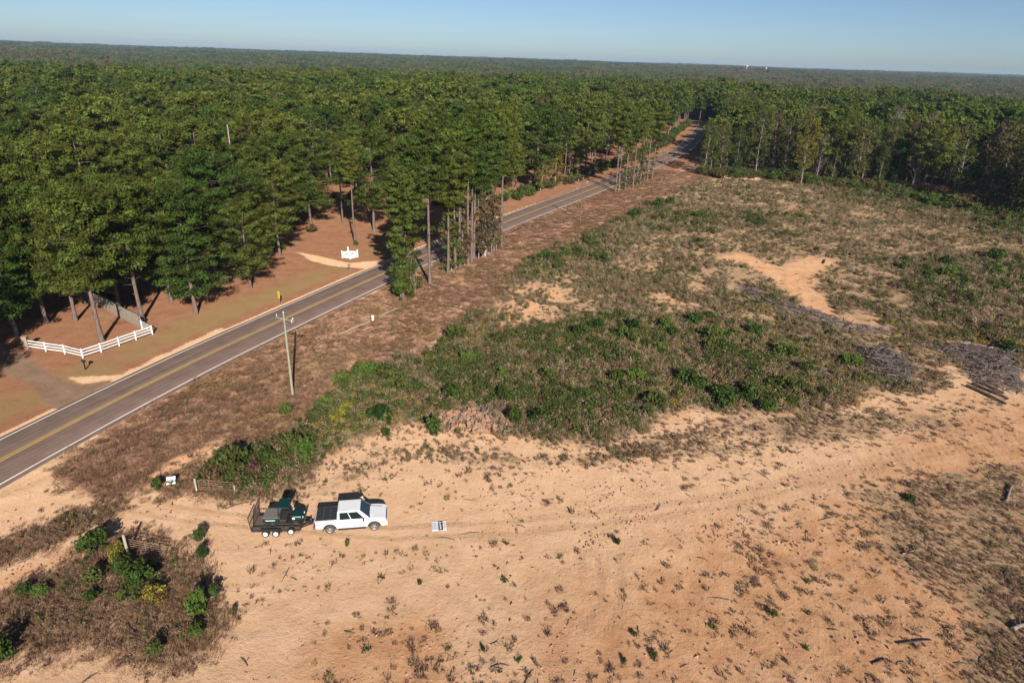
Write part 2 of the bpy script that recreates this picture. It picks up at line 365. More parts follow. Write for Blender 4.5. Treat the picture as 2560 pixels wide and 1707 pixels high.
# ------------------------------------------------------------------ ground material
def attr(nt, name, comp=None):
    a = nt.nodes.new('ShaderNodeAttribute'); a.attribute_name = name; return a
def ground_material():
    m, nt, out = newmat('ground'); N = nt.nodes; L = nt.links
    pos = N.new('ShaderNodeNewGeometry').outputs['Position']
    def noise(scale, detail=5, rough=0.6, stretch=None, dist=0.0):
        n = N.new('ShaderNodeTexNoise'); n.inputs['Scale'].default_value = scale; n.inputs['Detail'].default_value = detail
        n.inputs['Roughness'].default_value = rough; n.inputs['Distortion'].default_value = dist
        L.new(pos, n.inputs['Vector']); return n.outputs[0]
    def ramp(v, a, b):
        r = N.new('ShaderNodeMapRange'); r.interpolation_type = 'SMOOTHSTEP'; r.inputs[1].default_value = a; r.inputs[2].default_value = b
        L.new(v, r.inputs[0]); return r.outputs[0]
    def mix(f, a, b):
        x = N.new('ShaderNodeMix'); x.data_type = 'RGBA'
        for sck, val in ((0, f), (6, a), (7, b)):
            if isinstance(val, tuple): x.inputs[sck].default_value = (*val, 1)
            elif isinstance(val, float): x.inputs[sck].default_value = val
            else: L.new(val, x.inputs[sck])
        return x.outputs[2]
    def math_(op, a, b=0.0):
        x = N.new('ShaderNodeMath'); x.operation = op
        for i, val in enumerate((a, b)):
            if isinstance(val, float): x.inputs[i].default_value = val
            else: L.new(val, x.inputs[i])
        return x.outputs[0]
    nA, nB, nC, nD = noise(0.06, 4), noise(0.45, 5, 0.65), noise(2.4, 5, 0.7), noise(9.0, 4, 0.7)
    nE = noise(0.18, 6, 0.7, dist=0.6)
    za, zb, zc = attr(nt, 'za'), attr(nt, 'zb'), attr(nt, 'zc')
    def split(a):
        s = N.new('ShaderNodeSeparateColor'); L.new(a.outputs['Color'], s.inputs[0]); return s.outputs
    veg, verge, orange = split(za)[:3]; straw, slash, drive = split(zb)[:3]; apron, green, rut = split(zc)[:3]
    edge = math_('ADD', math_('MULTIPLY', math_('SUBTRACT', nB, 0.5), 0.9), math_('MULTIPLY', math_('SUBTRACT', nC, 0.5), 0.9))
    def zone(v, lo=0.38, hi=0.62, amp=1.0): return ramp(math_('ADD', v, math_('MULTIPLY', edge, amp)), lo, hi)
    # bare sand
    sand = mix(ramp(nB, 0.3, 0.72), (0.475, 0.295, 0.175), (0.55, 0.36, 0.225))
    clay = mix(ramp(nB, 0.3, 0.7), (0.39, 0.20, 0.10), (0.50, 0.29, 0.16))
    col = mix(ramp(math_('ADD', math_('MULTIPLY', orange, 0.75), math_('MULTIPLY', math_('SUBTRACT', nE, 0.5), 1.1)), 0.15, 0.85), sand, clay)
    col = mix(math_('MULTIPLY', ramp(nD, 0.56, 0.74), 0.5), col, (0.25, 0.155, 0.095))
    col = mix(math_('MULTIPLY', ramp(nC, 0.60, 0.72), 0.45), col, (0.27, 0.17, 0.105))
    col = mix(math_('MULTIPLY', rut, 0.38), col, (0.30, 0.18, 0.10))
    # weeds floor, verge grass, pine straw
    vcol = mix(ramp(nC, 0.35, 0.65), (0.21, 0.13, 0.075), (0.37, 0.245, 0.15))
    vcol = mix(math_('MULTIPLY', ramp(nB, 0.5, 0.7), 0.5), vcol, (0.17, 0.13, 0.062))
    col = mix(zone(veg), col, vcol)
    gcol = mix(ramp(nB, 0.3, 0.7), (0.28, 0.152, 0.097), (0.365, 0.218, 0.14)); gcol = mix(math_('MULTIPLY', ramp(nA, 0.45, 0.6), 0.6), gcol, (0.21, 0.132, 0.064))
    gcol = mix(math_('MULTIPLY', ramp(nD, 0.5, 0.7), 0.4), gcol, (0.18, 0.10, 0.065))
    col = mix(zone(verge, 0.35, 0.65, 0.8), col, gcol)
    scol = mix(ramp(nB, 0.3, 0.7), (0.20, 0.094, 0.052), (0.25, 0.126, 0.072)); scol = mix(math_('MULTIPLY', ramp(nE, 0.52, 0.68), 0.55), scol, (0.27, 0.165, 0.095)); scol = mix(math_('MULTIPLY', ramp(nD, 0.52, 0.66), 0.55), scol, (0.115, 0.058, 0.034)); scol = mix(math_('MULTIPLY', ramp(nC, 0.5, 0.7), 0.5), scol, (0.135, 0.07, 0.037))
    scol = mix(math_('MULTIPLY', zone(green, 0.3, 0.9, 0.7), 0.5), scol, (0.18, 0.122, 0.055))
    col = mix(zone(straw, 0.4, 0.6, 0.5), col, scol)
    col = mix(math_('MULTIPLY', zone(green, 0.55, 0.95, 0.6), 0.45), col, (0.20, 0.145, 0.06))
    col = mix(zone(apron, 0.42, 0.75, 0.9), col, mix(nB, (0.42, 0.25, 0.14), (0.54, 0.37, 0.235)))
    col = mix(zone(drive, 0.42, 0.58, 0.25), col, mix(ramp(nB, 0.3, 0.7), (0.15, 0.094, 0.062), (0.20, 0.13, 0.088)))
    col = mix(math_('MULTIPLY', zone(slash, 0.45, 0.95, 1.2), 0.7), col, mix(ramp(nC, 0.3, 0.7), (0.09, 0.066, 0.055), (0.21, 0.155, 0.125)))
    b = N.new('ShaderNodeBsdfDiffuse'); b.inputs['Roughness'].default_value = 0.8; L.new(col, b.inputs[0])
    h = math_('ADD', math_('MULTIPLY', nB, 0.22), math_('ADD', math_('MULTIPLY', nC, 0.15), math_('MULTIPLY', nD, 0.055)))
    h = math_('SUBTRACT', h, math_('MULTIPLY', rut, 0.07))
    bp = N.new('ShaderNodeBump'); bp.inputs['Strength'].default_value = 0.75; bp.inputs['Distance'].default_value = 1.0
    L.new(h, bp.inputs['Height']); L.new(bp.outputs[0], b.inputs['Normal'])
    L.new(b.outputs[0], out.inputs[0]); return m

def build_ground():
    th = np.concatenate([np.arange(-180, -56, 6.0), np.arange(-56, 56.01, 0.36), np.arange(60, 180, 6.0)]) * math.pi / 180
    rr = [6.0, 12.0, 16.0]
    while rr[-1] < 7700: rr.append(rr[-1] * (1.0065 if rr[-1] < 260 else 1.02))
    rr = np.array(rr); nT, nR = len(th), len(rr)
    Rg, T = np.meshgrid(rr, th, indexing='ij'); x = (Rg * np.sin(T)).ravel(); y = (Rg * np.cos(T)).ravel()
    Z = zones(x, y); d = np.abs(road_d(x, y))
    rough = (1 - sstep(6, 3.6, d)) * sstep(300, 150, np.hypot(x, y)) * (1 - 0.8 * pmask(x, y, np.array([(-24, 39), (-3, 40), (-3, 47), (-24, 47)], float), 3))
    z = terrain(x, y) + rough * ((vnoise(x, y, 7, 5) - 0.5) * 0.22 + (vnoise(x, y, 1.3, 8, 2) - 0.5) * 0.09 - 0.03) - 0.06 * Z['rut'] * rough
    v = np.column_stack([x, y, z]); v = np.vstack([v, [[0, 0, 0]]])
    i, j = np.meshgrid(np.arange(nR - 1), np.arange(nT), indexing='ij'); j2 = (j + 1) % nT
    q = np.stack([i * nT + j, i * nT + j2, (i + 1) * nT + j2, (i + 1) * nT + j], -1).reshape(-1, 4)[:, ::-1]
    jj = np.arange(nT); tri = np.column_stack([jj, (jj + 1) % nT, np.full(nT, nR * nT)])
    me = np_mesh('ground', v, [q, tri], [ground_material()], smooth=True)
    for nm, ks in (('za', ('veg', 'verge', 'orange')), ('zb', ('straw', 'slash', 'drive')), ('zc', ('apron', 'green', 'rut'))):
        c = np.zeros((len(v), 4), np.float32); c[:, 3] = 1
        for k, key in enumerate(ks): c[:-1, k] = Z[key]
        a = me.attributes.new(nm, 'FLOAT_COLOR', 'POINT'); a.data.foreach_set('color', c.ravel())
    tag(link_mesh('ground', me), kind='structure')
build_ground()

# ------------------------------------------------------------------ road: asphalt sheet and painted lines
def road_material():
    m, nt, out = newmat('asphalt'); N = nt.nodes; L = nt.links
    uv = N.new('ShaderNodeAttribute'); uv.attribute_name = 'side'
    pos = N.new('ShaderNodeNewGeometry').outputs['Position']
    n1 = N.new('ShaderNodeTexNoise'); n1.inputs['Scale'].default_value = 0.5; n1.inputs['Detail'].default_value = 6; L.new(pos, n1.inputs['Vector'])
    n2 = N.new('ShaderNodeTexNoise'); n2.inputs['Scale'].default_value = 25; n2.inputs['Detail'].default_value = 2; L.new(pos, n2.inputs['Vector'])
    cr = N.new('ShaderNodeValToRGB'); e = cr.color_ramp.elements     # worn wheel paths and seams across the lane
    e[0].position = 0.0; e[0].color = (0.150, 0.112, 0.090, 1); e[1].position = 1.0; e[1].color = (0.150, 0.112, 0.090, 1)
    for p, c in ((0.06, (0.214, 0.142, 0.110)), (0.16, (0.243, 0.162, 0.128)), (0.22, (0.214, 0.142, 0.110)), (0.30, (0.236, 0.158, 0.123)), (0.40, (0.206, 0.136, 0.107)),
                 (0.44, (0.280, 0.191, 0.151)), (0.455, (0.206, 0.136, 0.107)), (0.60, (0.211, 0.140, 0.109)), (0.66, (0.238, 0.160, 0.126)), (0.715, (0.218, 0.144, 0.112)),
                 (0.725, (0.293, 0.202, 0.161)), (0.74, (0.214, 0.142, 0.110)), (0.84, (0.236, 0.158, 0.124)), (0.93, (0.206, 0.133, 0.102))):
        k = e.new(p); k.color = (*c, 1)
    L.new(uv.outputs['Fac'], cr.inputs[0])
    mx = N.new('ShaderNodeMix'); mx.data_type = 'RGBA'; mx.blend_type = 'MULTIPLY'; mx.inputs[0].default_value = 1.0
    vr = N.new('ShaderNodeMapRange'); vr.inputs[1].default_value = 0.25; vr.inputs[2].default_value = 0.75; vr.inputs[3].default_value = 0.82; vr.inputs[4].default_value = 1.16
    ad = N.new('ShaderNodeMath'); ad.operation = 'MULTIPLY_ADD'; ad.inputs[1].default_value = 0.35; L.new(n2.outputs[0], ad.inputs[0]); 
    sb = N.new('ShaderNodeMath'); sb.operation = 'SUBTRACT'; sb.inputs[1].default_value = 0.175; L.new(n1.outputs[0], sb.inputs[0]); L.new(sb.outputs[0], ad.inputs[2])
    L.new(ad.outputs[0], vr.inputs[0])
    cc = N.new('ShaderNodeCombineColor'); [L.new(vr.outputs[0], cc.inputs[i]) for i in range(3)]
    L.new(cr.outputs[0], mx.inputs[6]); L.new(cc.outputs[0], mx.inputs[7])
    b = N.new('ShaderNodeBsdfPrincipled'); b.inputs['Roughness'].default_value = 0.85; b.inputs['Specular IOR Level'].default_value = 0.25
    L.new(mx.outputs[2], b.inputs['Base Color']); L.new(b.outputs[0], out.inputs[0]); return m
def paint_material(name, col):
    m, nt, out = newmat(name); N = nt.nodes; L = nt.links
    pos = N.new('ShaderNodeNewGeometry').outputs['Position']; n = N.new('ShaderNodeTexNoise'); n.inputs['Scale'].default_value = 3.5; n.inputs['Detail'].default_value = 6
    L.new(pos, n.inputs['Vector']); mx = N.new('ShaderNodeMix'); mx.data_type = 'RGBA'; r = N.new('ShaderNodeMapRange'); r.inputs[1].default_value = 0.62; r.inputs[2].default_value = 0.80
    r.inputs[4].default_value = 0.6
    L.new(n.outputs[0], r.inputs[0]); L.new(r.outputs[0], mx.inputs[0]); mx.inputs[6].default_value = (*col, 1); mx.inputs[7].default_value = (0.26, 0.205, 0.17, 1)
    b = N.new('ShaderNodeBsdfPrincipled'); b.inputs['Roughness'].default_value = 0.7; L.new(mx.outputs[2], b.inputs['Base Color']); L.new(b.outputs[0], out.inputs[0]); return m
def strip_mesh(name, offs, zs, mat, y0=-58, y1=470, side=None, skirt=False):
    ys = np.arange(y0, y1, 1.5); xc = np.interp(ys, RY, RX); sl = np.interp(ys, RY, RSL); nx, ny = 1 / np.sqrt(1 + sl ** 2), -sl / np.sqrt(1 + sl ** 2)
    k = len(offs); V = np.zeros((len(ys), k, 3))
    for i, o in enumerate(offs):
        oo = o + (0.10 * (vnoise(ys, ys * 0, 4.0, 21 + i) - 0.5) * 2 if (skirt and i in (0, 1, k - 1, k - 2)) else 0)
        V[:, i, 0] = xc + nx * oo; V[:, i, 1] = ys + ny * oo; V[:, i, 2] = zs[i] + terrain(V[:, i, 0], V[:, i, 1])
    a, b = np.meshgrid(np.arange(len(ys) - 1), np.arange(k - 1), indexing='ij')
    q = np.stack([a * k + b, a * k + b + 1, (a + 1) * k + b + 1, (a + 1) * k + b], -1).reshape(-1, 4)
    me = np_mesh(name, V.reshape(-1, 3), q, [mat])
    if side is not None:
        t = me.attributes.new('side', 'FLOAT', 'POINT'); t.data.foreach_set('value', np.tile(np.array(side, np.float32), len(ys)))
    return me
RO = [-4.3, -4.0, -2, 0, 2, 4.0, 4.3]
road = tag(link_mesh('road', strip_mesh('road', RO, [-0.15, 0.05, 0.085, 0.11, 0.085, 0.05, -0.15], road_material(), side=[(o + 4.3) / 8.6 for o in RO], skirt=True)), kind='structure')
WHITE_P, YELLOW_P = paint_material('white_road_paint', (0.86, 0.82, 0.74)), paint_material('yellow_road_paint', (0.74, 0.48, 0.11))
def line(name, o, w, mat):
    zz = lambda q: 0.11 - 0.0125 * abs(q) if abs(q) <= 2 else 0.085 - 0.0175 * (abs(q) - 2)
    l = link_mesh(name, strip_mesh(name, [o - w / 2, o + w / 2], [zz(o - w / 2) + 0.006, zz(o + w / 2) + 0.006], mat), road); return l
line('edge_line', -HALF, 0.17, WHITE_P); line('edge_line', HALF, 0.17, WHITE_P)
line('centre_line', -0.17, 0.13, YELLOW_P); line('centre_line', 0.17, 0.13, YELLOW_P)

# ================================================================== PLANTS
def unit(v): return v / (np.linalg.norm(v, axis=-1, keepdims=True) + 1e-9)
def kites(C, Nn, Ln, Wd, rng):
    t = unit(np.cross(Nn, rng.normal(size=C.shape))); b = np.cross(Nn, t)
    Ln = np.broadcast_to(Ln, (len(C),))[:, None]; Wd = np.broadcast_to(Wd, (len(C),))[:, None]
    V = np.stack([C - t * Ln, C + b * Wd, C + t * Ln, C - b * Wd], 1).reshape(-1, 3)
    F = np.arange(len(V)).reshape(-1, 4); return V, F
def foliage(C, Rd, nper, ln, wd, rng, flat=0.7, up=0.35, jit=0.65, tints=None):
    """leaf-sized faces spread through clumps; C (K,3), Rd (K,)"""
    K = len(C); D = unit(rng.normal(size=(K, nper, 3))); rad = Rd[:, None, None] * rng.random((K, nper, 1)) ** 0.42
    P = C[:, None, :] + D * rad * np.array([1, 1, flat])
    Nn = unit(D + np.array([0, 0, up]) + jit * rng.normal(size=D.shape))
    P, Nn = P.reshape(-1, 3), Nn.reshape(-1, 3); n = len(P)
    V, F = kites(P, Nn, ln * (0.7 + 0.6 * rng.random(n)), wd * (0.7 + 0.6 * rng.random(n)), rng)
    if tints is None: tints = rng.random(K)
    ti = np.clip(np.repeat(tints, nper) + rng.normal(0, 0.16, n), 0, 1); return V, F, np.repeat(ti, 4)

BARK_PINE = barkmat('pine_bark', (0.11, 0.075, 0.062), (0.26, 0.19, 0.165))
BARK_PALE = barkmat('pale_bark', (0.17, 0.145, 0.12), (0.36, 0.32, 0.27))
BARK_DEAD = barkmat('dead_wood', (0.26, 0.225, 0.19), (0.50, 0.44, 0.375))
PINE_L = leafmat('pine_needles', (0.056, 0.088, 0.019), (0.128, 0.142, 0.028), 0.24, 1.0)  # wide clump tint also paints lit and dark clumps into the needle colour
HW = {'olive': leafmat('olive_leaves', (0.088, 0.105, 0.028), (0.14, 0.13, 0.042), 0.3, 0.7), 'green': leafmat('green_leaves', (0.055, 0.095, 0.02), (0.09, 0.125, 0.028), 0.32, 0.7),
      'yellow': leafmat('yellow_green_leaves', (0.15, 0.145, 0.03), (0.22, 0.16, 0.035), 0.35, 0.6), 'russet': leafmat('russet_leaves', (0.17, 0.072, 0.032), (0.20, 0.10, 0.045), 0.3, 0.6),
      'grey': leafmat('grey_brown_twigs', (0.135, 0.10, 0.075), (0.18, 0.135, 0.10), 0.15, 0.6), 'brown': leafmat('brown_leaves', (0.125, 0.085, 0.042), (0.17, 0.115, 0.055), 0.25, 0.6)}

def pine(seed, H=20.0, cb=0.42, Rm=3.8, nbr=60, cpb=5, nper=74, ln=0.23, wd=0.08, cr=1.2, stubs=6, sides=8, r0=0.27, low=0, bend=0.5):
    rng = np.random.default_rng(seed); tr = MB()
    ph = rng.random() * 6.28; k = 10; ts = np.linspace(0, 1, k)
    ax = lambda t: np.array([bend * math.sin(ph) * t * t + 0.12 * math.sin(5 * t + ph), bend * math.cos(ph) * t * t + 0.12 * math.cos(4 * t + ph) - 0.12 * math.cos(ph), H * t])
    tr.tube([ax(t) for t in ts], [r0 * (1.28 if t == 0 else 1) * (1 - t) ** 0.72 + 0.025 for t in ts], sides)
    C = []; Rd = []; az = rng.random() * 6.28; asym = rng.random() * 6.28
    for i in range(nbr):
        t = (i + 0.5 * rng.random()) / nbr; az += 2.4 + rng.normal(0, 0.4); hz = cb + (0.97 - cb) * t ** 0.92
        prof = (0.52 + 0.48 * min(1, t / 0.45)) * (1 - 0.70 * max(0, (t - 0.45) / 0.55) ** 2.3); Lb = Rm * prof * (0.65 + 0.5 * rng.random())
        p0 = ax(hz); rise = (0.05 + 0.50 * t * t) * Lb + rng.normal(0, 0.15)
        Lb *= 1 + .32 * math.cos(az - asym); dv = np.array([math.cos(az), math.sin(az), 0]); p1 = p0 + dv * Lb * 0.55 + [0, 0, rise * 0.3]; p2 = p0 + dv * Lb + [0, 0, rise]
        rb = 0.075 * (1 - 0.6 * t)
        if sides > 5: tr.tube([p0, p1, p2], [rb, rb * 0.6, 0.012], 4, cap=False)
        for c in range(cpb):
            s = 0.24 + 0.80 * (c + rng.random()) / cpb; q = p0 + (p1 - p0) * min(1, s / 0.55) if s < 0.55 else p1 + (p2 - p1) * ((s - 0.55) / 0.45)
            side = np.array([-dv[1], dv[0], 0]) * rng.normal(0, 0.16 * Lb)
            C.append(q + side + [0, 0, 0.12 + 0.2 * rng.random()]); Rd.append(cr * (0.7 + 0.55 * rng.random()) * (1 - 0.25 * t))
    for i in range(4): C.append(ax(0.95 + 0.015 * i) + rng.normal(0, 0.25, 3)); Rd.append(cr * 0.75)
    for i in range(low):                    # leafy shoots and vines hanging on the lower trunk
        t = 0.05 + (cb - 0.05) * rng.random(); a = rng.random() * 6.28; C.append(ax(t) + np.array([math.cos(a), math.sin(a), 0]) * (0.4 + 1.1 * rng.random())); Rd.append(cr * (0.6 + 0.5 * rng.random()))
    if sides > 5:
        for i in range(stubs):              # dead branch stubs under the crown
            t = 0.15 + (cb - 0.12) * rng.random(); a = rng.random() * 6.28; Ls = 0.5 + 1.3 * rng.random(); p0 = ax(t)
            tr.tube([p0, p0 + np.array([math.cos(a), math.sin(a), 0.15]) * Ls], [0.05, 0.015], 4, cap=False)
    V, F, T = foliage(np.array(C), np.array(Rd), nper, ln, wd, rng, 0.6, 0.38, 0.34)
    return tr, V, F, T
def hardwood(seed, H=19.0, cb=0.3, Rm=3.6, K=90, nper=30, ln=0.28, wd=0.17, cr=1.0, sides=7, r0=0.2, lean=0.06, sparse=0.0):
    rng = np.random.default_rng(seed); tr = MB(); ph = rng.random() * 6.28; le = lean * H
    ax = lambda t: np.array([le * math.cos(ph) * t + 0.3 * math.sin(4 * t + ph), le * math.sin(ph) * t + 0.3 * math.cos(3 * t) - 0.3, H * t])
    ts = np.linspace(0, 0.95, 9); tr.tube([ax(t) for t in ts], [r0 * (1.2 if t == 0 else 1) * (1 - t) ** 0.8 + 0.02 for t in ts], sides)
    C = []; Rd = []
    for i in range(K):
        t = cb + (1 - cb) * rng.random() ** 0.85; u = (t - cb) / (1 - cb); prof = Rm * (0.5 + 0.5 * min(1, u / 0.35)) * math.sqrt(max(0.02, 1 - max(0, (u - 0.35) / 0.68) ** 2))
        a = rng.random() * 6.28; rr = prof * (0.35 + 0.65 * rng.random() ** 0.6); p0 = ax(max(0.12, t - 0.12)); p1 = ax(t) + np.array([math.cos(a) * rr, math.sin(a) * rr, rng.normal(0, 0.3)])
        C.append(p1); Rd.append(cr * (0.55 + 0.7 * rng.random()))
        if sides > 5 and (sparse or i % 3 == 0): tr.tube([p0, (p0 + p1) / 2 + [0, 0, 0.25], p1], [0.06 * (1 - 0.7 * u), 0.035, 0.012], 4, cap=False)
    V, F, T = foliage(np.array(C), np.array(Rd), nper, ln, wd, rng, 0.8, 0.3, 0.75); return tr, V, F, T
def wood_mesh(name, tr, mat):
    me = bpy.data.meshes.new(name); me.from_pydata(tr.v, [], tr.f); me.polygons.foreach_set('use_smooth', tr.sm); me.materials.append(mat); return me
def both_mesh(name, g, bark, leaf):        # trunk and crown in one mesh, for the mass of the wood
    tr, V, F, T = g; tv = np.array(tr.v); n = len(tv); f4 = np.array([f for f in tr.f if len(f) == 4])
    mi = np.concatenate([np.zeros(len(f4)), np.ones(len(F))]).astype(int)
    return np_mesh(name, np.vstack([tv, V]), [f4, F + n], [bark, leaf], mi, np.concatenate([np.zeros(n) + 0.5, T]))
def pair(name, g, bark, leaf):             # trunk mesh, crown mesh
    tr, V, F, T = g; return wood_mesh(name + '_trunk', tr, bark), np_mesh(name + '_crown', V, F, [leaf], None, T)

PINE_HI = [pair('pine', pine(s, 20, cb, rm, stubs=st), BARK_PINE, PINE_L) for s, cb, rm, st in ((1, .28, 6.6, 8), (2, .22, 7.4, 6), (3, .36, 5.8, 10), (4, .26, 7.0, 6), (5, .16, 5.8, 5), (6, .40, 6.0, 12), (7, .25, 7.8, 8))]
PINE_TALL = [pair('tall_pine', pine(s, 26, cb, rm, nbr=44, stubs=st, r0=.24, bend=.6, low=lo, cr=.95, nper=62), BARK_PINE, PINE_L) for s, cb, rm, st, lo in ((21, .54, 3.7, 10, 3), (22, .60, 3.3, 12, 2), (23, .50, 3.8, 8, 12), (24, .60, 3.1, 12, 6))]
PINE_IVY = pair('ivy_pine', pine(31, 22, .30, 3.2, nbr=44, stubs=5, low=60, cr=.85), BARK_PINE, PINE_L)
PINE_MID = [pair('pine', pine(40 + i, 20, .26 + .05 * (i % 3), 6.2 + .6 * (i % 4), nbr=48, cpb=4, nper=36, ln=.36, wd=.14, cr=1.4, sides=6, stubs=4), BARK_PINE, PINE_L) for i in range(6)]
PINE_LOW = [both_mesh('pine_low', pine(60 + i, 20, .40, 6.0 + .6 * (i % 3), nbr=32, cpb=3, nper=20, ln=.55, wd=.27, cr=1.6, sides=5, stubs=0), BARK_PINE, PINE_L) for i in range(5)]
HKIND = ['olive', 'green', 'olive', 'yellow', 'russet', 'grey', 'brown', 'olive', 'green']
HARD_MID = [pair('hardwood', hardwood(80 + i, 19 + i % 3, .10 + .05 * (i % 4), 3.1 + .3 * (i % 4), K=105 if k != 'grey' else 70, nper=26 if k not in ('grey', 'brown') else 17, ln=.24 if k != 'grey' else .40, wd=.15 if k != 'grey' else .04, r0=.15,
                      sparse=1.0 if k == 'grey' else 0.0, lean=.02 + .02 * (i % 3)), BARK_PALE, HW[k]) for i, k in enumerate(HKIND)]
HARD_LOW = [both_mesh('hardwood_low', hardwood(110 + i, 18, .3, 3.6, K=40, nper=16, ln=.45, wd=.30, cr=1.15, sides=5), BARK_PALE, HW[k]) for i, k in enumerate(('olive', 'green', 'brown', 'grey', 'russet', 'olive'))]
def patch(name, seed, kinds, n=16, size=26, nc=11, nper=7):          # a piece of far canopy, many crowns
    rng = np.random.default_rng(seed); Vs, Fs, Ts, mi, o = [], [], [], [], 0; ms = []
    for i in range(n):
        gx, gy = (i % 4 + .5 + .6 * (rng.random() - .5)) * size / 4 - size / 2, (i // 4 + .5 + .6 * (rng.random() - .5)) * size / 4 - size / 2
        h = 17 + 6 * rng.random(); rc = 3.2 + 1.4 * rng.random(); C = np.array([gx, gy, h]) + unit(rng.normal(size=(nc, 3))) * np.array([rc, rc, rc * .8]) * .75; C[:, 2] -= rc * .5
        V, F, T = foliage(C, np.full(nc, 1.9), nper, 1.05, .7, rng, .7, .15, .8, np.full(nc, rng.random())); m = kinds[int(rng.integers(len(kinds)))]
        if m not in ms: ms.append(m)
        Vs.append(V); Fs.append(F + o); Ts.append(T); o += len(V); mi += [ms.index(m)] * len(F)
    g = size / 2 + 1; Vs.append(np.array([(-g, -g, 8), (g, -g, 8), (g, g, 8), (-g, g, 8)])); Fs.append(np.array([[o, o + 1, o + 2, o + 3]])); Ts.append(np.zeros(4)); mi.append(0)
    return np_mesh(name, np.vstack(Vs), np.vstack(Fs), ms, mi, np.concatenate(Ts))
P_, O_, G_, B_, X_, U_ = PINE_L, HW['olive'], HW['green'], HW['brown'], HW['grey'], HW['russet']
PATCH = [patch('canopy', 200 + i, k) for i, k in enumerate(([P_] * 9 + [B_], [P_] * 5 + [O_], [P_] * 4 + [G_, O_, B_], [X_, B_, O_, P_, P_], [X_, X_, B_, U_, P_, P_, O_], [P_] * 7))]

# ------------------------------------------------------------------ where trees stand
off = np.interp
yy = np.arange(168, 450, 14.0)
LEFTWOOD = np.vstack([LFOREST, np.column_stack([np.interp(yy, RY, RX) - np.interp(yy, [168, 200, 260, 400, 900], [14.5, 12.5, 11, 9.5, 6]) * 1.12, yy]), [(124, 458), (300, 1000), (800, 2600), (3300, 9500), (-12000, 9500), (-9000, -100)]])
yr = np.arange(450, 300, -20.0)
RIGHTWOOD = np.vstack([RFOREST[:7], [(175, 150), (400, 150), (9000, 300), (9000, 9000), (3300, 9500), (800, 2600), (300, 1000), (124, 458)], np.column_stack([np.interp(yr, RY, RX) + np.interp(yr, [300, 400, 900], [16, 13, 6.5]) * 1.1, yr])])
def in_view(x, y, m=0.12): return (np.abs(np.arctan2(x, y)) < R(38.3) + m + 20.0 / np.hypot(x, y).clip(60)) & (y > 20)

TREES = []                                  # kept so that later plants keep clear of trunks
def tree(name, pr, loc, rz, s, label, group=None, sz=1.0):
    r = empty(name, loc, rz); r.scale = (s, s, s * sz); link_mesh('trunk', pr[0], r); link_mesh('crown', pr[1], r)
    tag(r, label, 'tree', group); TREES.append((loc[0], loc[1])); return r

named = [  # photo pixel of the trunk foot, height, kind, label
 (257, 853, 20.0, PINE_HI[2], 'big pine with a bare reddish trunk standing inside the white rail fence'),
 (357, 800, 19.5, PINE_HI[5], 'pine standing by the grey board fence behind the fence corner'),
 (490, 782, 19.0, PINE_HI[4], 'pine with low branches at the edge of the woods, above the road'),
 (540, 690, 21.0, PINE_HI[0], 'pine with a long bare trunk right of the low-branched edge pine'),
 (626, 720, 14.0, PINE_HI[1], 'shorter bushy pine on the red-brown straw left of the white sign fence'),
 (700, 640, 17.0, PINE_HI[3], 'pine at the corner where the sandy driveway enters the woods'),
 (887, 610, 21.0, PINE_TALL[1], 'slim tall pine standing behind the white corner sign fence'),
 (936, 577, 21.5, PINE_HI[6], 'thick dark-trunked pine behind and right of the white sign fence'),
 (858, 559, 20.0, PINE_TALL[0], 'thin pine in the gap behind the slim tall pine'),
 (778, 570, 20.0, PINE_HI[6], 'pine left of the red-brown clearing at the woods edge'),
 (1006, 748, 21.0, PINE_IVY, 'vine-covered bushy pine nearest the viewer at the front of the roadside stand'),
 (1036, 733, 25.0, PINE_TALL[2], 'reddish tall pine just behind the vine-covered one'),
 (1018, 742, 20.5, PINE_TALL[3], 'pale slim pine rising from the bushy front clump by the road'),
 (1076, 710, 27.0, PINE_TALL[0], 'straight tall grey pine with a fallen branch at its foot'),
 (1120, 683, 25.0, PINE_TALL[2], 'thin pine at the left end of the second roadside clump'),
 (1169, 661, 27.5, PINE_TALL[1], 'tall straight pine in the middle of the second roadside clump'),
 (1185, 648, 27.0, PINE_TALL[3], 'orange-barked slim pine right of the tall middle pine'),
 (1180, 655, 26.0, PINE_TALL[0], 'leaning tall pine close beside the orange-barked one'),
 (1204, 641, 25.0, PINE_TALL[2], 'pine among brown-leaved saplings of the roadside clump'),
 (1252, 619, 27.5, PINE_TALL[1], 'tall pine at the right end of the roadside clump, alone on the verge'),
 (1539, 482, 25.0, PINE_TALL[0], 'left of two close pines in the far roadside stand'),
 (1546, 481, 25.5, PINE_TALL[3], 'right of two close pines in the far roadside stand'),
 (1563, 475, 24.0, PINE_TALL[2], 'orange-trunked pine in the far roadside stand'),
 (1582, 468, 23.0, PINE_TALL[1], 'thin pine between the far stand clumps'),
 (1617, 452, 25.0, PINE_TALL[0], 'pine near the right end of the far roadside stand'),
 (1630, 449, 25.0, PINE_TALL[2], 'rightmost pine of the far roadside stand'),
 
 (1136, 673, 24.0, PINE_TALL[2], 'grey slim pine next to the left end of the second clump'), (1150, 668, 26.0, PINE_TALL[3], 'slim pine left of the tall middle pine of the second clump'),
 (1216, 637, 26.0, PINE_TALL[0], 'pine near the right of the second clump, behind brown saplings'), (1234, 630, 25.0, PINE_TALL[3], 'slim pine between the saplings and the rightmost verge pine'), (1600, 460, 24.0, PINE_TALL[3], 'slim pine left of the right end of the far stand'),
 (1371, 467, 21.0, PINE_TALL[1], 'slim pine beside the gold-leaved tree across the road'),
 (1411, 454, 21.0, PINE_TALL[3], 'slim pine right of the gold-leaved tree across the road')]
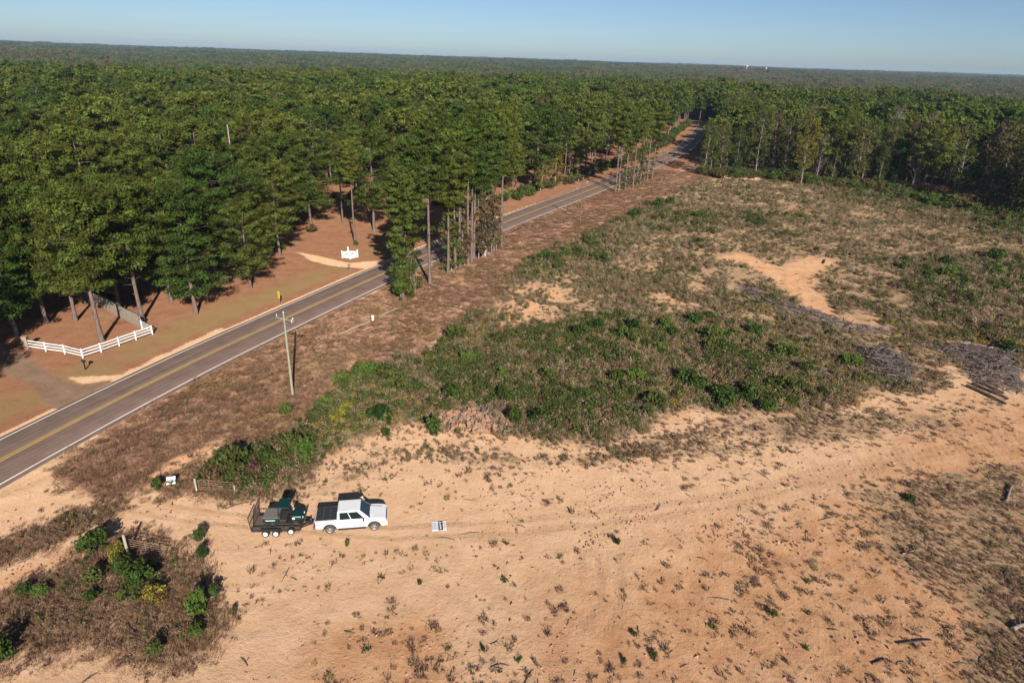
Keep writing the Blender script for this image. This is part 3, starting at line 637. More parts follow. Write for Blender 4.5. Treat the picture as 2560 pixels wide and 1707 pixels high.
named += [(45, 838, 17.0, PINE_HI[4], 'low-branched pine behind the stone pillar at the left edge'), (118, 806, 18.5, PINE_HI[1], 'broad pine behind the left half of the white rail fence'), (190, 800, 18.0, PINE_HI[3], 'pine standing left of the bare reddish trunk behind the white fence'),
 (300, 772, 19.0, PINE_HI[1], 'broad pine behind the board fence corner'), (430, 752, 18.0, PINE_HI[6], 'broad pine between the board fence and the low-branched edge pine'), (580, 668, 18.5, PINE_HI[1], 'broad pine at the back of the straw clearing left of the shorter bushy pine')]
rng = np.random.default_rng(77)
for q in ((-66, 50), (-70, 58), (-66, 64), (-58, 44), (-60, 37), (-63.5, 44), (-60, 51)): tree('pine_tree', PINE_HI[int(rng.integers(7))], (q[0], q[1], -.05), rng.random() * 6.28, .9, 'pine left of the paved driveway whose shadow falls across it', 'pines left of the driveway')
for x, y, h, pr, lab in named:
    p = at(x, y); base = 26.0 if pr in PINE_TALL else (22.0 if pr is PINE_IVY else 20.0)
    tree('pine_tree', pr, (p[0], p[1], -0.05), rng.random() * 6.28, h / base, lab, 'pines along the road')
GOLD = pair('gold_tree', hardwood(151, 12, .12, 2.6, K=60, nper=26, ln=.28, wd=.18), BARK_PALE, HW['yellow'])
SAPL = [pair('sapling', hardwood(160 + i, 10, .06, 1.25, K=40, nper=20, ln=.22, wd=.13, cr=.62, r0=.08, lean=.02), BARK_PALE, HW[k]) for i, k in enumerate(('brown', 'olive', 'green'))]
p = at(1388, 468); tree('gold_tree', GOLD, (p[0], p[1], 0), 1.0, 1.05, 'gold-yellow leaved tree at the wood edge across the road')
p = at(1350, 480); tree('gold_tree', GOLD, (p[0], p[1], 0), 3.0, 0.75, 'small yellow-green tree left of the gold-leaved tree')
for i, (x, y, h, k) in enumerate([(1128, 676, 11, 1), (1141, 670, 9, 1), (1150, 667, 12, 0), (1160, 663, 8, 0), (1194, 646, 12, 0), (1205, 643, 10, 0), (1212, 639, 13, 0), (1220, 635, 9, 1), (1230, 631, 11, 0), (1240, 627, 9, 0),
                                  (1000, 752, 6, 2), (1026, 742, 7, 1), (1572, 472, 11, 0), (1592, 464, 12, 1), (1602, 460, 10, 0), (1610, 455, 9, 0), (1440, 448, 8, 1), (1425, 452, 9, 0)]):
    p = at(x, y); tree('sapling', SAPL[k], (p[0], p[1], 0), rng.random() * 6.28, h / 10, ['brown-leaved thin sapling among the tall roadside pines', 'olive-leaved thin sapling among the tall roadside pines', 'green leafy sapling at the foot of the front roadside pines'][k], 'saplings under the roadside pines')
front = [(1760, 439, 18, 0), (1775, 437, 15, 1), (1800, 436, 17, 7), (1837, 435, 16, 1), (1857, 433, 17, 0), (1888, 442, 21, 2), (1903, 439, 15, 8), (1930, 440, 16, 6), (1960, 446, 20, 7), (2000, 461, 21, 3), (2040, 455, 15, 5), (2075, 458, 16, 0),
         (2110, 458, 17, 2), (2150, 462, 19, 7), (2190, 470, 13, 8), (2230, 474, 15, 1), (2278, 470, 20, 0), (2323, 480, 20, 3), (2360, 485, 17, 5), (2400, 498, 15, 8), (2442, 505, 18, 6), (2480, 520, 12, 7), (2520, 535, 18, 2), (2556, 550, 16, 1), (2470, 500, 20, 5)]
FL = ['slender pale-trunked olive tree on the front edge of the right woods', 'green-crowned tree on the front edge of the right woods', 'tall olive tree on the front edge of the right woods', 'yellowish pale-trunked tree on the front edge of the right woods',
      'russet tree on the front edge of the right woods', 'grey nearly bare tree on the front edge of the right woods', 'brown-leaved tree on the front edge of the right woods', 'broad olive tree on the front edge of the right woods', 'low green tree on the front edge of the right woods']
for x, y, h, k in front:
    p = at(x, y); tree('hardwood_tree', HARD_MID[k], (p[0], p[1], 0), rng.random() * 6.28, h / 19.5, FL[k], 'trees on the front edge of the right woods')
def snag(x, y, h, label):
    p = at(x, y); o = empty('dead_tree', (p[0], p[1], 0)); g = MB(); g.tube([(0, 0, 0), (.2, .1, h * .5), (.1, .3, h)], [.28, .2, .09], 8); g.build('trunk', BARK_DEAD, o)
    MB().tube([(.15, .15, h * .6), (1.2, .3, h * .68)], [.07, .02], 5).build('branch', BARK_DEAD, o); MB().tube([(.2, .1, h * .45), (-1, -.2, h * .5)], [.08, .02], 5).build('branch', BARK_DEAD, o); tag(o, label, 'tree')
snag(604, 600, 22.5, 'bare pale dead trunk sticking out above the pines')
snag(1212, 640, 24.5, 'bare grey dead trunk rising in the second roadside clump')

for x, y, s, lab in ((265, 176, 1.15, 'red-brown tree standing out of the pine canopy at the far left'), (30, 222, 1.1, 'brown-red tree in the pine canopy at the left frame edge'), (1548, 238, 1.1, 'orange-brown tree in the canopy left of the far road end'),
                   (1512, 228, .9, 'smaller orange tree beside the orange-brown one above the road'), (1792, 228, 1.1, 'bright orange tree in the canopy right of the far road end'), (1840, 240, .95, 'second orange tree right of the bright orange one'), (2545, 345, 1.0, 'reddish tree at the right frame edge of the woods')):
    p = at(x, y, 14.5 * s); tree('russet_tree', HARD_MID[4], (p[0], p[1], 0), rng.random() * 6.28, s, lab)
# the woods: jittered rows out to 900 m, the nearest as single trees
def grid(x0, x1, y0, y1, s, seed):
    r_ = np.random.default_rng(seed); X, Y = np.meshgrid(np.arange(x0, x1, s), np.arange(y0, y1, s)); X = X + (r_.random(X.shape) - .5) * s * .85; Y = Y + (r_.random(X.shape) - .5) * s * .85
    return X.ravel(), Y.ravel()
ax_, ay_ = grid(-800, 800, 40, 900, 9.4, 4); k = inside(ax_, ay_, LEFTWOOD); bx_, by_ = grid(-800, 800, 40, 900, 6.6, 5); k2 = inside(bx_, by_, RIGHTWOOD)
gx, gy = np.concatenate([ax_[k], bx_[k2]]), np.concatenate([ay_[k], by_[k2]]); k = in_view(gx, gy) & (np.hypot(gx, gy) < 880); gx, gy = gx[k], gy[k]
isL, isR = inside(gx, gy, LEFTWOOD), inside(gx, gy, RIGHTWOOD); near_named = np.min([np.hypot(gx - a, gy - b) for a, b in TREES], axis=0) < 4.4
k = (isL | isR) & ~near_named; gx, gy, isL = gx[k], gy[k], isL[k]; rr = np.hypot(gx, gy); rg = np.random.default_rng(9)
dfront = segdist(gx, gy, RFOREST[:8]); hw_n = vnoise(gx, gy, 45, 12, 2); u = rg.random(len(gx))
ishard = np.where(isL, u < 0.05 + 0.08 * (rr > 260), u < np.clip(0.85 - dfront / 90, 0.10, 0.9) + 0.4 * sstep(.5, .7, hw_n))
order = np.argsort(rr); pines = [i for i in order if not ishard[i]]; hards = [i for i in order if ishard[i]]
NP, NH = 300 - len(named), 240
single = set(pines[:NP]) | set(hards[:NH])
def left_label(x, y, r):
    d = -float(road_d(np.array([x]), np.array([y]))[0]); a = math.degrees(math.atan2(x, y))
    where = 'behind the white rail fence' if a < -28 else 'between the white fence and the sandy driveway' if a < -19 else 'behind the white corner fence' if a < -11 else 'across the road from the roadside stand' if a < 0 else 'along the far stretch of road'
    depth = 'front-row green pine' if d < 24 else 'green pine a few rows' if d < 45 else 'green pine deep'
    return depth + (' at the woods edge ' if d < 24 else ' into the woods ' if d < 45 else ' in the woods ') + where
def hscale(i): return (0.66 + 0.54 * rg.random()) * (1.0 if gy[i] > 0 else 1)
for i in pines[:NP]:
    s = hscale(i) * (1.0 if isL[i] else 1.05); lab, grp = (left_label(gx[i], gy[i], rr[i]), 'pines of the left woods') if isL[i] else ('dark green pine in the woods on the right behind the field', 'pines of the right woods')
    tree('pine_tree', (PINE_HI if rr[i] < 165 else PINE_MID)[int(rg.integers(7 if rr[i] < 165 else 6))], (gx[i], gy[i], -0.05), rg.random() * 6.28, s, lab, grp)
HLAB = {k: '%s tree inside the %s woods' % (d, '%s') for k, d in (('olive', 'olive-green leafy'), ('green', 'bright green leafy'), ('yellow', 'yellowish leafy'), ('russet', 'russet red-brown'), ('grey', 'grey-brown nearly bare'), ('brown', 'brown-leaved'))}
for i in hards[:NH]:
    v = int(rg.choice(9, p=[.24, .15, .22, .04, .02, .07, .08, .14, .04])) if not isL[i] else int(rg.choice([0, 2, 1, 6, 8, 7])); side = 'left' if isL[i] else 'right'
    tree('hardwood_tree', HARD_MID[v], (gx[i], gy[i], 0), rg.random() * 6.28, .62 + .6 * rg.random(), HLAB[HKIND[v]] % side, '%s trees of the %s woods' % (HKIND[v], side))
rest = np.array([i for i in range(len(gx)) if i not in single])
x, y = gx[rest], gy[rest]; pr = PINE_LOW + HARD_LOW; hd = ishard[rest]; n = len(rest)
idx = np.where(hd, 5 + rg.choice(6, n, p=[.28, .17, .2, .2, .03, .12]), rg.integers(0, 5, n))
scatter('inner_woods', 'dense mixed woods of pines and hardwoods reaching back from both sides of the road', 'woods', np.column_stack([x, y, terrain(x, y)]), rg.random(n) * 6.28, (0.72 + .42 * rg.random(n)) * (.84 + .34 * vnoise(x, y, 55, 17, 2)), idx, pr)
# the far canopy, out to the skyline
P, S, I = [], [], []
for r0, r1, s in ((860, 1500, 24), (1500, 2600, 34), (2600, 7000, 60)):
    X, Y = grid(-r1 * .95, r1 * .95, 300, r1, s, int(r0)); rX = np.hypot(X, Y); k = in_view(X, Y, .05) & (rX >= r0) & (rX < r1); X, Y = X[k], Y[k]
    nz = vnoise(X, Y, 420, 31, 3); azz = np.arctan2(X, Y); hwm = nz + .30 * sstep(-.1, .5, azz) - .08
    ii = np.where(hwm > .62, rg.integers(3, 5, len(X)), np.where(hwm > .5, rg.integers(1, 4, len(X)), rg.choice([0, 5, 1, 0], len(X))))
    P.append(np.column_stack([X, Y, terrain(X, Y) + rg.normal(0, 2.2, len(X)) + 5 * (vnoise(X, Y, 130, 91, 2) - .5)])); I.append(ii); S.append(np.column_stack([np.full(len(X), s / 24.0), np.full(len(X), s / 24.0), 1 + .12 * rg.random(len(X))]))
P = np.vstack(P); S = np.vstack(S); I = np.concatenate(I)
scatter('distant_woods', 'far woods fading to blue-green up to the skyline', 'woods', P, rg.integers(0, 4, len(P)) * math.pi / 2 + rg.normal(0, .2, len(P)), S, I, PATCH)

# ================================================================== LOW PLANTS AND DEBRIS
def blades(n, h, spread, w, rng, lean=0.5, r=0.08):
    a = rng.random(n) * 6.28; b0 = np.column_stack([np.cos(a), np.sin(a), np.zeros(n)]) * (r * rng.random((n, 1)) ** .5); a2 = a + rng.normal(0, .6, n)
    hh = h * (.55 + .6 * rng.random(n)); tip = b0 + np.column_stack([np.cos(a2) * hh * lean * rng.random(n), np.sin(a2) * hh * lean * rng.random(n), hh]) * np.array([spread, spread, 1])
    sd = np.column_stack([-np.sin(a2), np.cos(a2), np.zeros(n)]) * (w * (.6 + .8 * rng.random(n)))[:, None]; mid = (b0 * .45 + tip * .55) + [0, 0, .08 * h]
    V = np.stack([b0 - sd * .5, mid - sd, tip, mid + sd], 1).reshape(-1, 3); return V, np.arange(4 * n).reshape(-1, 4), np.repeat(rng.random(n), 4)
def weed(seed, mat, h=.8, w=.45, k=9, nper=9, ln=.09, wd=.05, nb=10):
    rng = np.random.default_rng(seed); V, F, T = blades(nb, h, 1.0, .018, rng, .5, w * .5)
    t = rng.random(k); a = rng.random(k) * 6.28; rr = w * (.3 + .7 * rng.random(k)) * (.5 + .6 * t); C = np.column_stack([np.cos(a) * rr, np.sin(a) * rr, h * (.25 + .7 * t)])
    V2, F2, T2 = foliage(C, np.full(k, .2 + .08 * h), nper, ln, wd, rng, .9, .4, .8)
    return np_mesh('weed', np.vstack([V, V2]), np.vstack([F, F2 + len(V)]), [mat], None, np.concatenate([T, T2]))
def tuft(seed, mat, h=.45, n=34, w=.022, lean=.9, r=.12):
    rng = np.random.default_rng(seed); V, F, T = blades(n, h, 1.0, w, rng, lean, r); return np_mesh('tuft', V, F, [mat], None, T)
def scrub(seed, mat, w=.3, h=.11, n=46, ln=.085, wd=.022):
    rng = np.random.default_rng(seed); V, F, T = blades(14, h * 1.5, 1.4, .012, rng, 1.2, w * .4); V2, F2, T2 = foliage(np.column_stack([rng.normal(0, w * .4, 7), rng.normal(0, w * .4, 7), h * (.3 + .5 * rng.random(7))]), np.full(7, w * .38), n // 7, ln, wd, rng, .6, .3, .9)
    return np_mesh('scrub', np.vstack([V, V2]), np.vstack([F, F2 + len(V)]), [mat], None, np.concatenate([T, T2]))
WM = dict(tan=leafmat('tan_weed', (0.26, 0.185, 0.11), (0.34, 0.25, 0.155), .25, .6), olive=leafmat('olive_weed', (0.15, 0.13, 0.06), (0.21, 0.17, 0.08), .28, .6),
          green=leafmat('green_weed', (0.085, 0.108, 0.032), (0.125, 0.14, 0.045), .3, .8), brown=leafmat('brown_weed', (0.22, 0.138, 0.085), (0.29, 0.19, 0.12), .2, .6),
          gold=leafmat('goldenrod', (0.27, 0.175, 0.03), (0.33, 0.23, 0.05), .25, .5), pale=leafmat('pale_seedheads', (0.33, 0.27, 0.20), (0.40, 0.34, 0.26), .25, .5),
          pink=leafmat('dry_verge_grass', (0.325, 0.18, 0.116), (0.40, 0.245, 0.158), .45, .4), straw=leafmat('straw_verge_grass', (0.27, 0.17, 0.085), (0.325, 0.21, 0.108), .4, .4),
          purple=leafmat('dead_purple_scrub', (0.20, 0.12, 0.085), (0.27, 0.17, 0.122), .25, .6))
WEEDS = [weed(1, WM['tan']), weed(2, WM['tan'], 1.0), weed(3, WM['olive'], .8, .5), weed(4, WM['olive'], 1.0, .5, 11), weed(5, WM['green'], .8, .5, 12, 10, .10, .065), weed(6, WM['green'], 1.1, .6, 14, 10, .10, .065),
         weed(7, WM['brown'], .7), weed(8, WM['brown'], .9), weed(9, WM['gold'], .9, .4, 8), weed(10, WM['pale'], .9, .45, 8)]
def polar(n, r0, r1, rng, p=1.0):
    u = rng.random(n); r = (r0 ** (p + 1) + u * (r1 ** (p + 1) - r0 ** (p + 1))) ** (1 / (p + 1)); a = (rng.random(n) - .5) * 2 * R(55); return r * np.sin(a), r * np.cos(a)
def clear(x, y, m=0.9):                     # keep plants off the road and from under the truck and trailer
    q = np.abs(road_d(x, y)) > HALF + m
    return q & ~inside(x, y, np.array([(-21.5, 41.2), (-9.2, 42.9), (-9.6, 46.2), (-21.6, 44.6)])) & ~inside(x, y, np.array([(-6.6, 43), (-4.5, 43), (-4.5, 45), (-6.6, 45)]))
rg = np.random.default_rng(21)
X, Y = np.concatenate([polar(125000, 25, 120, rg, .35), polar(105000, 105, 265, rg, .5)], 1); Zs = zones(X, Y)
w = Zs['veg'] * (1 - .4 * Zs['slash']); r = np.hypot(X, Y); n1 = vnoise(X, Y, 6.0, 41); n2 = vnoise(X, Y, 13.0, 42); n3 = vnoise(X, Y, 4.0, 43)
k = (rg.random(len(X)) < sstep(.3, .95, w + (n3 - .5) * .9) * np.where(r < 130, .55 + .45 * sstep(.35, .6, vnoise(X, Y, 3.2, 47)), .95)) & clear(X, Y, 1.5) & ~inside(X, Y, RFOREST); X, Y, r, n1, n2, n3, w = [q[k] for q in (X, Y, r, n1, n2, n3, w)]; n = len(X); u = rg.random(n)
greeny = sstep(.44, .68, n1 * .65 + n2 * .35 + .05 * sstep(110, 65, r)); brown = sstep(.55, .7, n3)
lowisl = (Y < 52) & (X < 0); rp = (X > 15) & (Y < 62); outf = ~inside(X, Y, FIELD); lush = zones(X, Y)['lush']; greeny = (.03 + .13 * greeny + lush * (.05 + .26 * greeny)) * np.where(outf, .22, 1) * np.where(rp, .25, 1)
idx = np.where(u < greeny, rg.integers(4, 6, n), np.where(u < greeny + .14 + .3 * brown + .4 * rp + .25 * lowisl + .3 * outf, rg.integers(6, 8, n), np.where(rg.random(n) < .47, rg.integers(2, 4, n), rg.integers(0, 2, n))))
idx = np.where((rg.random(n) < .10) & (n2 > .5) & (r < 115) & ~rp & ~lowisl, 8, idx); idx = np.where((rg.random(n) < .05) & ~lowisl, 9, idx)
sc = (.55 + .6 * rg.random(n)) * (.75 + .5 * n3) * np.where(rp, .6, 1) * np.where(r > 110, 1.25, 1.0); sc *= np.where(w < .8, .72, 1) * np.where(outf, .66, 1)
scatter('field_weeds', 'waist-high mix of dry tan, olive and green weeds covering the cut-over field', 'weeds', np.column_stack([X, Y, terrain(X, Y) - .04]), rg.random(n) * 6.28, sc, idx, WEEDS, .12)
NW = n
# dry grass on the verges
TUFT = [tuft(1, WM['pink'], .17, 64, .013, 2.0, .4), tuft(2, WM['pink'], .22, 70, .013, 1.8, .45), tuft(3, WM['straw'], .2, 64, .013, 1.8, .4), tuft(4, WM['straw'], .26, 70, .013, 1.5, .4), tuft(5, WM['olive'], .2, 60, .013, 1.6, .35), tuft(6, WM['brown'], .2, 60, .013, 1.6, .35)]
X, Y = polar(175000, 30, 250, rg, .05); Zs = zones(X, Y); n1 = vnoise(X, Y, 8, 51); n3 = vnoise(X, Y, 2.5, 52)
k = (rg.random(len(X)) < np.maximum(Zs['verge'], .9 * np.maximum(pmask(X, Y, ISLAND, 1.2), pmask(X, Y, WEEDSTRIP, 1.0))) * (.55 + .45 * sstep(.3, .6, n3))) & clear(X, Y, .75); X, Y, n1, n3 = X[k], Y[k], n1[k], n3[k]; n = len(X); u = rg.random(n)
gv = pmask(X, Y, GREENV, 4)
idx = np.where(u < .6 * sstep(.5, .7, n1) + gv * .5, rg.integers(2, 4, n), rg.integers(0, 2, n)); idx = np.where(rg.random(n) < .04 + .2 * gv, 4, idx); idx = np.where((n3 > .6) & (rg.random(n) < .10), 5, idx)
scatter('verge_grass', 'knee-high dry pinkish and straw-coloured grass between the road and the field', 'grass', np.column_stack([X, Y, np.zeros(n) - .04]), rg.random(n) * 6.28, .7 + .6 * rg.random(n) + np.where(Y > 130, .3, 0), idx, TUFT, .15)
# low dead scrub on the sand
SCR = [scrub(1, WM['purple']), scrub(2, WM['purple'], .42, .13, 60), scrub(3, WM['brown'], .35), scrub(4, WM['brown'], .5, .14, 70), scrub(5, WM['green'], .25, .2, 40, .07, .04), scrub(6, WM['olive'], .35, .22, 50), tuft(7, WM['purple'], .3, 26), tuft(8, WM['brown'], .35, 30)]
X, Y = polar(27000, 24, 100, rg, .7); Zs = zones(X, Y); n1 = vnoise(X, Y, 5, 61); n2 = vnoise(X, Y, 16, 62)
tr_ = np.minimum(segdist(X, Y, RUTS[0]), segdist(X, Y, RUTS[1])); lane = sstep(2.2, .7, tr_)
dens = (.10 + .55 * sstep(.45, .72, n1) + .75 * Zs['veg'] + .22 * Zs['orange']) * (.35 + 1.1 * sstep(.3, .7, n2)) * (1 - .93 * lane) * (1 - .8 * pmask(X, Y, pd([(-100, 1140), (120, 1070), (250, 1050), (200, 1130), (-100, 1240)]), 1.5))
k = (rg.random(len(X)) < dens) & clear(X, Y, 2.0) & (Zs['straw'] < .4); X, Y, n1 = X[k], Y[k], n1[k]; n = len(X)
idx = rg.choice(8, n, p=[.22, .18, .16, .1, .05, .08, .13, .08])
scatter('sand_scrub', 'small dead brown and purple scrub dotted over the bare sand', 'scrub', np.column_stack([X, Y, np.zeros(n) - .03]), rg.random(n) * 6.28, .34 + 1.1 * rg.random(n) ** 3, idx, SCR, .1)
# twigs and bark scraps on the sand and field
def twig(seed, mat, L=.7):
    rng = np.random.default_rng(seed); m = MB(); p = [(0, 0, .03), (L * .5, .06 * rng.normal(), .07), (L, .1 * rng.normal(), .03)]; m.tube(p, [.025, .02, .008], 5)
    m.tube([p[1], (L * .75, .22, .12)], [.014, .005], 4); m.tube([(L * .3, 0, .05), (L * .45, -.2, .1)], [.014, .005], 4); me = bpy.data.meshes.new('twig'); me.from_pydata(m.v, [], m.f); me.materials.append(mat); return me
WOOD_DARK = barkmat('dark_wood', (0.055, 0.042, 0.036), (0.16, 0.125, 0.105)); WOOD_GREY = barkmat('grey_wood', (0.15, 0.12, 0.11), (0.33, 0.275, 0.245)); WOOD_TAN = barkmat('tan_wood', (0.27, 0.20, 0.15), (0.46, 0.36, 0.28))
TW = [twig(1, WOOD_DARK), twig(2, WOOD_DARK, 1.1), twig(3, WOOD_GREY), twig(4, WOOD_GREY, 1.4), twig(5, WOOD_TAN, 1.0)]
X, Y = polar(9000, 25, 170, rg, .5); Zs = zones(X, Y); n1 = vnoise(X, Y, 6, 71)
k = (rg.random(len(X)) < (.10 + .5 * sstep(.5, .7, n1)) * (.4 + .6 * Zs['orange'] + .5 * Zs['veg']) * (Zs['straw'] < .3) * (1 - Zs['verge'])) & clear(X, Y, 6); X, Y = X[k], Y[k]; n = len(X)
scatter('loose_twigs', 'loose twigs and broken sticks left by logging on the sand and field', 'twigs', np.column_stack([X, Y, np.full(n, .0)]), rg.random(n) * 6.28, .5 + .9 * rg.random(n) + np.where(Y > 70, .6, 0), rg.choice(5, n, p=[.38, .22, .2, .12, .08]), TW, .05)

# clods and stones turned up by machines
def clod(seed):
    rng = np.random.default_rng(seed); bm = bmesh.new(); bmesh.ops.create_icosphere(bm, subdivisions=1, radius=.5)
    for v in bm.verts: v.co = Vector((v.co.x * 1.25, v.co.y, v.co.z * .75)) * (1 + .28 * rng.normal())
    me = bpy.data.meshes.new('clod'); bm.to_mesh(me); bm.free(); me.materials.append(CLOD); return me
CLOD = leafmat('clay_clod', (0.36, 0.20, 0.115), (0.50, 0.33, 0.20), 0.0, 0.0)
X, Y = polar(28000, 25, 92, rg, .4); Zs = zones(X, Y); n1 = vnoise(X, Y, 4, 81); n2 = vnoise(X, Y, 15, 82)
dn = (.05 + .9 * sstep(.52, .74, n1) * sstep(.35, .6, n2) + .35 * Zs['rut'] + .25 * Zs['orange'] * n1) * (1 - .8 * Zs['veg']) * (Zs['straw'] < .3) * (1 - Zs['verge'])
k = (rg.random(len(X)) < dn) & clear(X, Y, 1.5); X, Y = X[k], Y[k]; n = len(X)
scatter('sand_clods', 'small clods of sandy clay turned up over the bare ground', 'clods', np.column_stack([X, Y, np.full(n, .0)]), rg.random(n) * 6.28, .06 + .16 * rg.random(n) ** 2.5, rg.integers(0, 4, n), [clod(i) for i in range(4)], .4)
# leaf litter shrubs at the foot of the woods
def bush(seed, mat, h=1.6, w=1.1, K=26, nper=26, ln=.13, wd=.085, stems=5):
    rng = np.random.default_rng(seed); m = MB(); C = []
    for i in range(stems):
        a = rng.random() * 6.28; q = np.array([math.cos(a), math.sin(a), 0]) * w * .5; m.tube([q * .15, q * .6 + [0, 0, h * .4], q + [0, 0, h * .75]], [.035, .025, .01], 5, cap=False)
    for i in range(K):
        t = rng.random() ** .8; a = rng.random() * 6.28; rr = w * (.45 + .55 * math.sin(math.pi * (.15 + .8 * t))) * rng.random() ** .5; C.append((math.cos(a) * rr, math.sin(a) * rr, h * (.14 + .8 * t)))
    V, F, T = foliage(np.array(C), (.26 + .12 * h) * (.6 + .6 * rng.random(K)), nper, ln, wd, rng, .8, .4, .7); return wood_mesh('shrub_stems', m, WOOD_DARK), np_mesh('shrub_leaves', V, F, [mat], None, T), (m, V, F, T)
SHM = dict(green=leafmat('shrub_green', (0.055, 0.092, 0.022), (0.085, 0.12, 0.03), .3, .9), bright=leafmat('shrub_bright_green', (0.10, 0.148, 0.03), (0.135, 0.175, 0.04), .35, .8), dark=leafmat('shrub_dark_green', (0.025, 0.055, 0.014), (0.04, 0.075, 0.02), .25, .7),
           olive=leafmat('shrub_olive', (0.09, 0.105, 0.03), (0.12, 0.13, 0.04), .3, .7), yellow=leafmat('shrub_yellow', (0.20, 0.19, 0.03), (0.26, 0.21, 0.04), .3, .6), red=leafmat('shrub_purple', (0.10, 0.042, 0.045), (0.14, 0.06, 0.055), .2, .6), rust=leafmat('shrub_rusty', (0.11, 0.075, 0.035), (0.13, 0.085, 0.04), .25, .8))
BU = {k: [bush(i * 10 + j, m) for j in range(2)] for i, (k, m) in enumerate(SHM.items())}
EDGE = [both_mesh('edge_shrub', b[2], WOOD_DARK, SHM[k]) for k in ('green', 'olive', 'rust', 'bright') for b in BU[k]]
pts = []
for P_l, off_, sp, dens in ((RFOREST[:8], 7, 5, 4.5), (LEFTWOOD[12:34], 3.0, 4, .9), (LFOREST[3:], 5.0, 5, .22)):
    seg = np.linalg.norm(np.diff(P_l, axis=0), axis=1)
    for a, b, L in zip(P_l[:-1], P_l[1:], seg):
        m = int(L * dens); t = rg.random(m); nrm = np.array([-(b - a)[1], (b - a)[0]]) / L; pts.append(a + (b - a) * t[:, None] + nrm * (rg.normal(0, 1, m) * off_ * .6)[:, None])
pts = np.vstack(pts); pts = pts[clear(pts[:, 0], pts[:, 1], 5)]; n = len(pts)
scatter('edge_undergrowth', 'leafy undergrowth crowding the foot of the woods', 'undergrowth', np.column_stack([pts, np.zeros(n)]), rg.random(n) * 6.28, (.6 + .9 * rg.random(n)) * np.where(pts[:, 0] > 55, 1.25 * (.4 + 1.1 * vnoise(pts[:, 0], pts[:, 1], 14, 5, 2)), 1.0), rg.choice(8, n, p=[.1, .1, .25, .2, .15, .12, .04, .04]), EDGE)

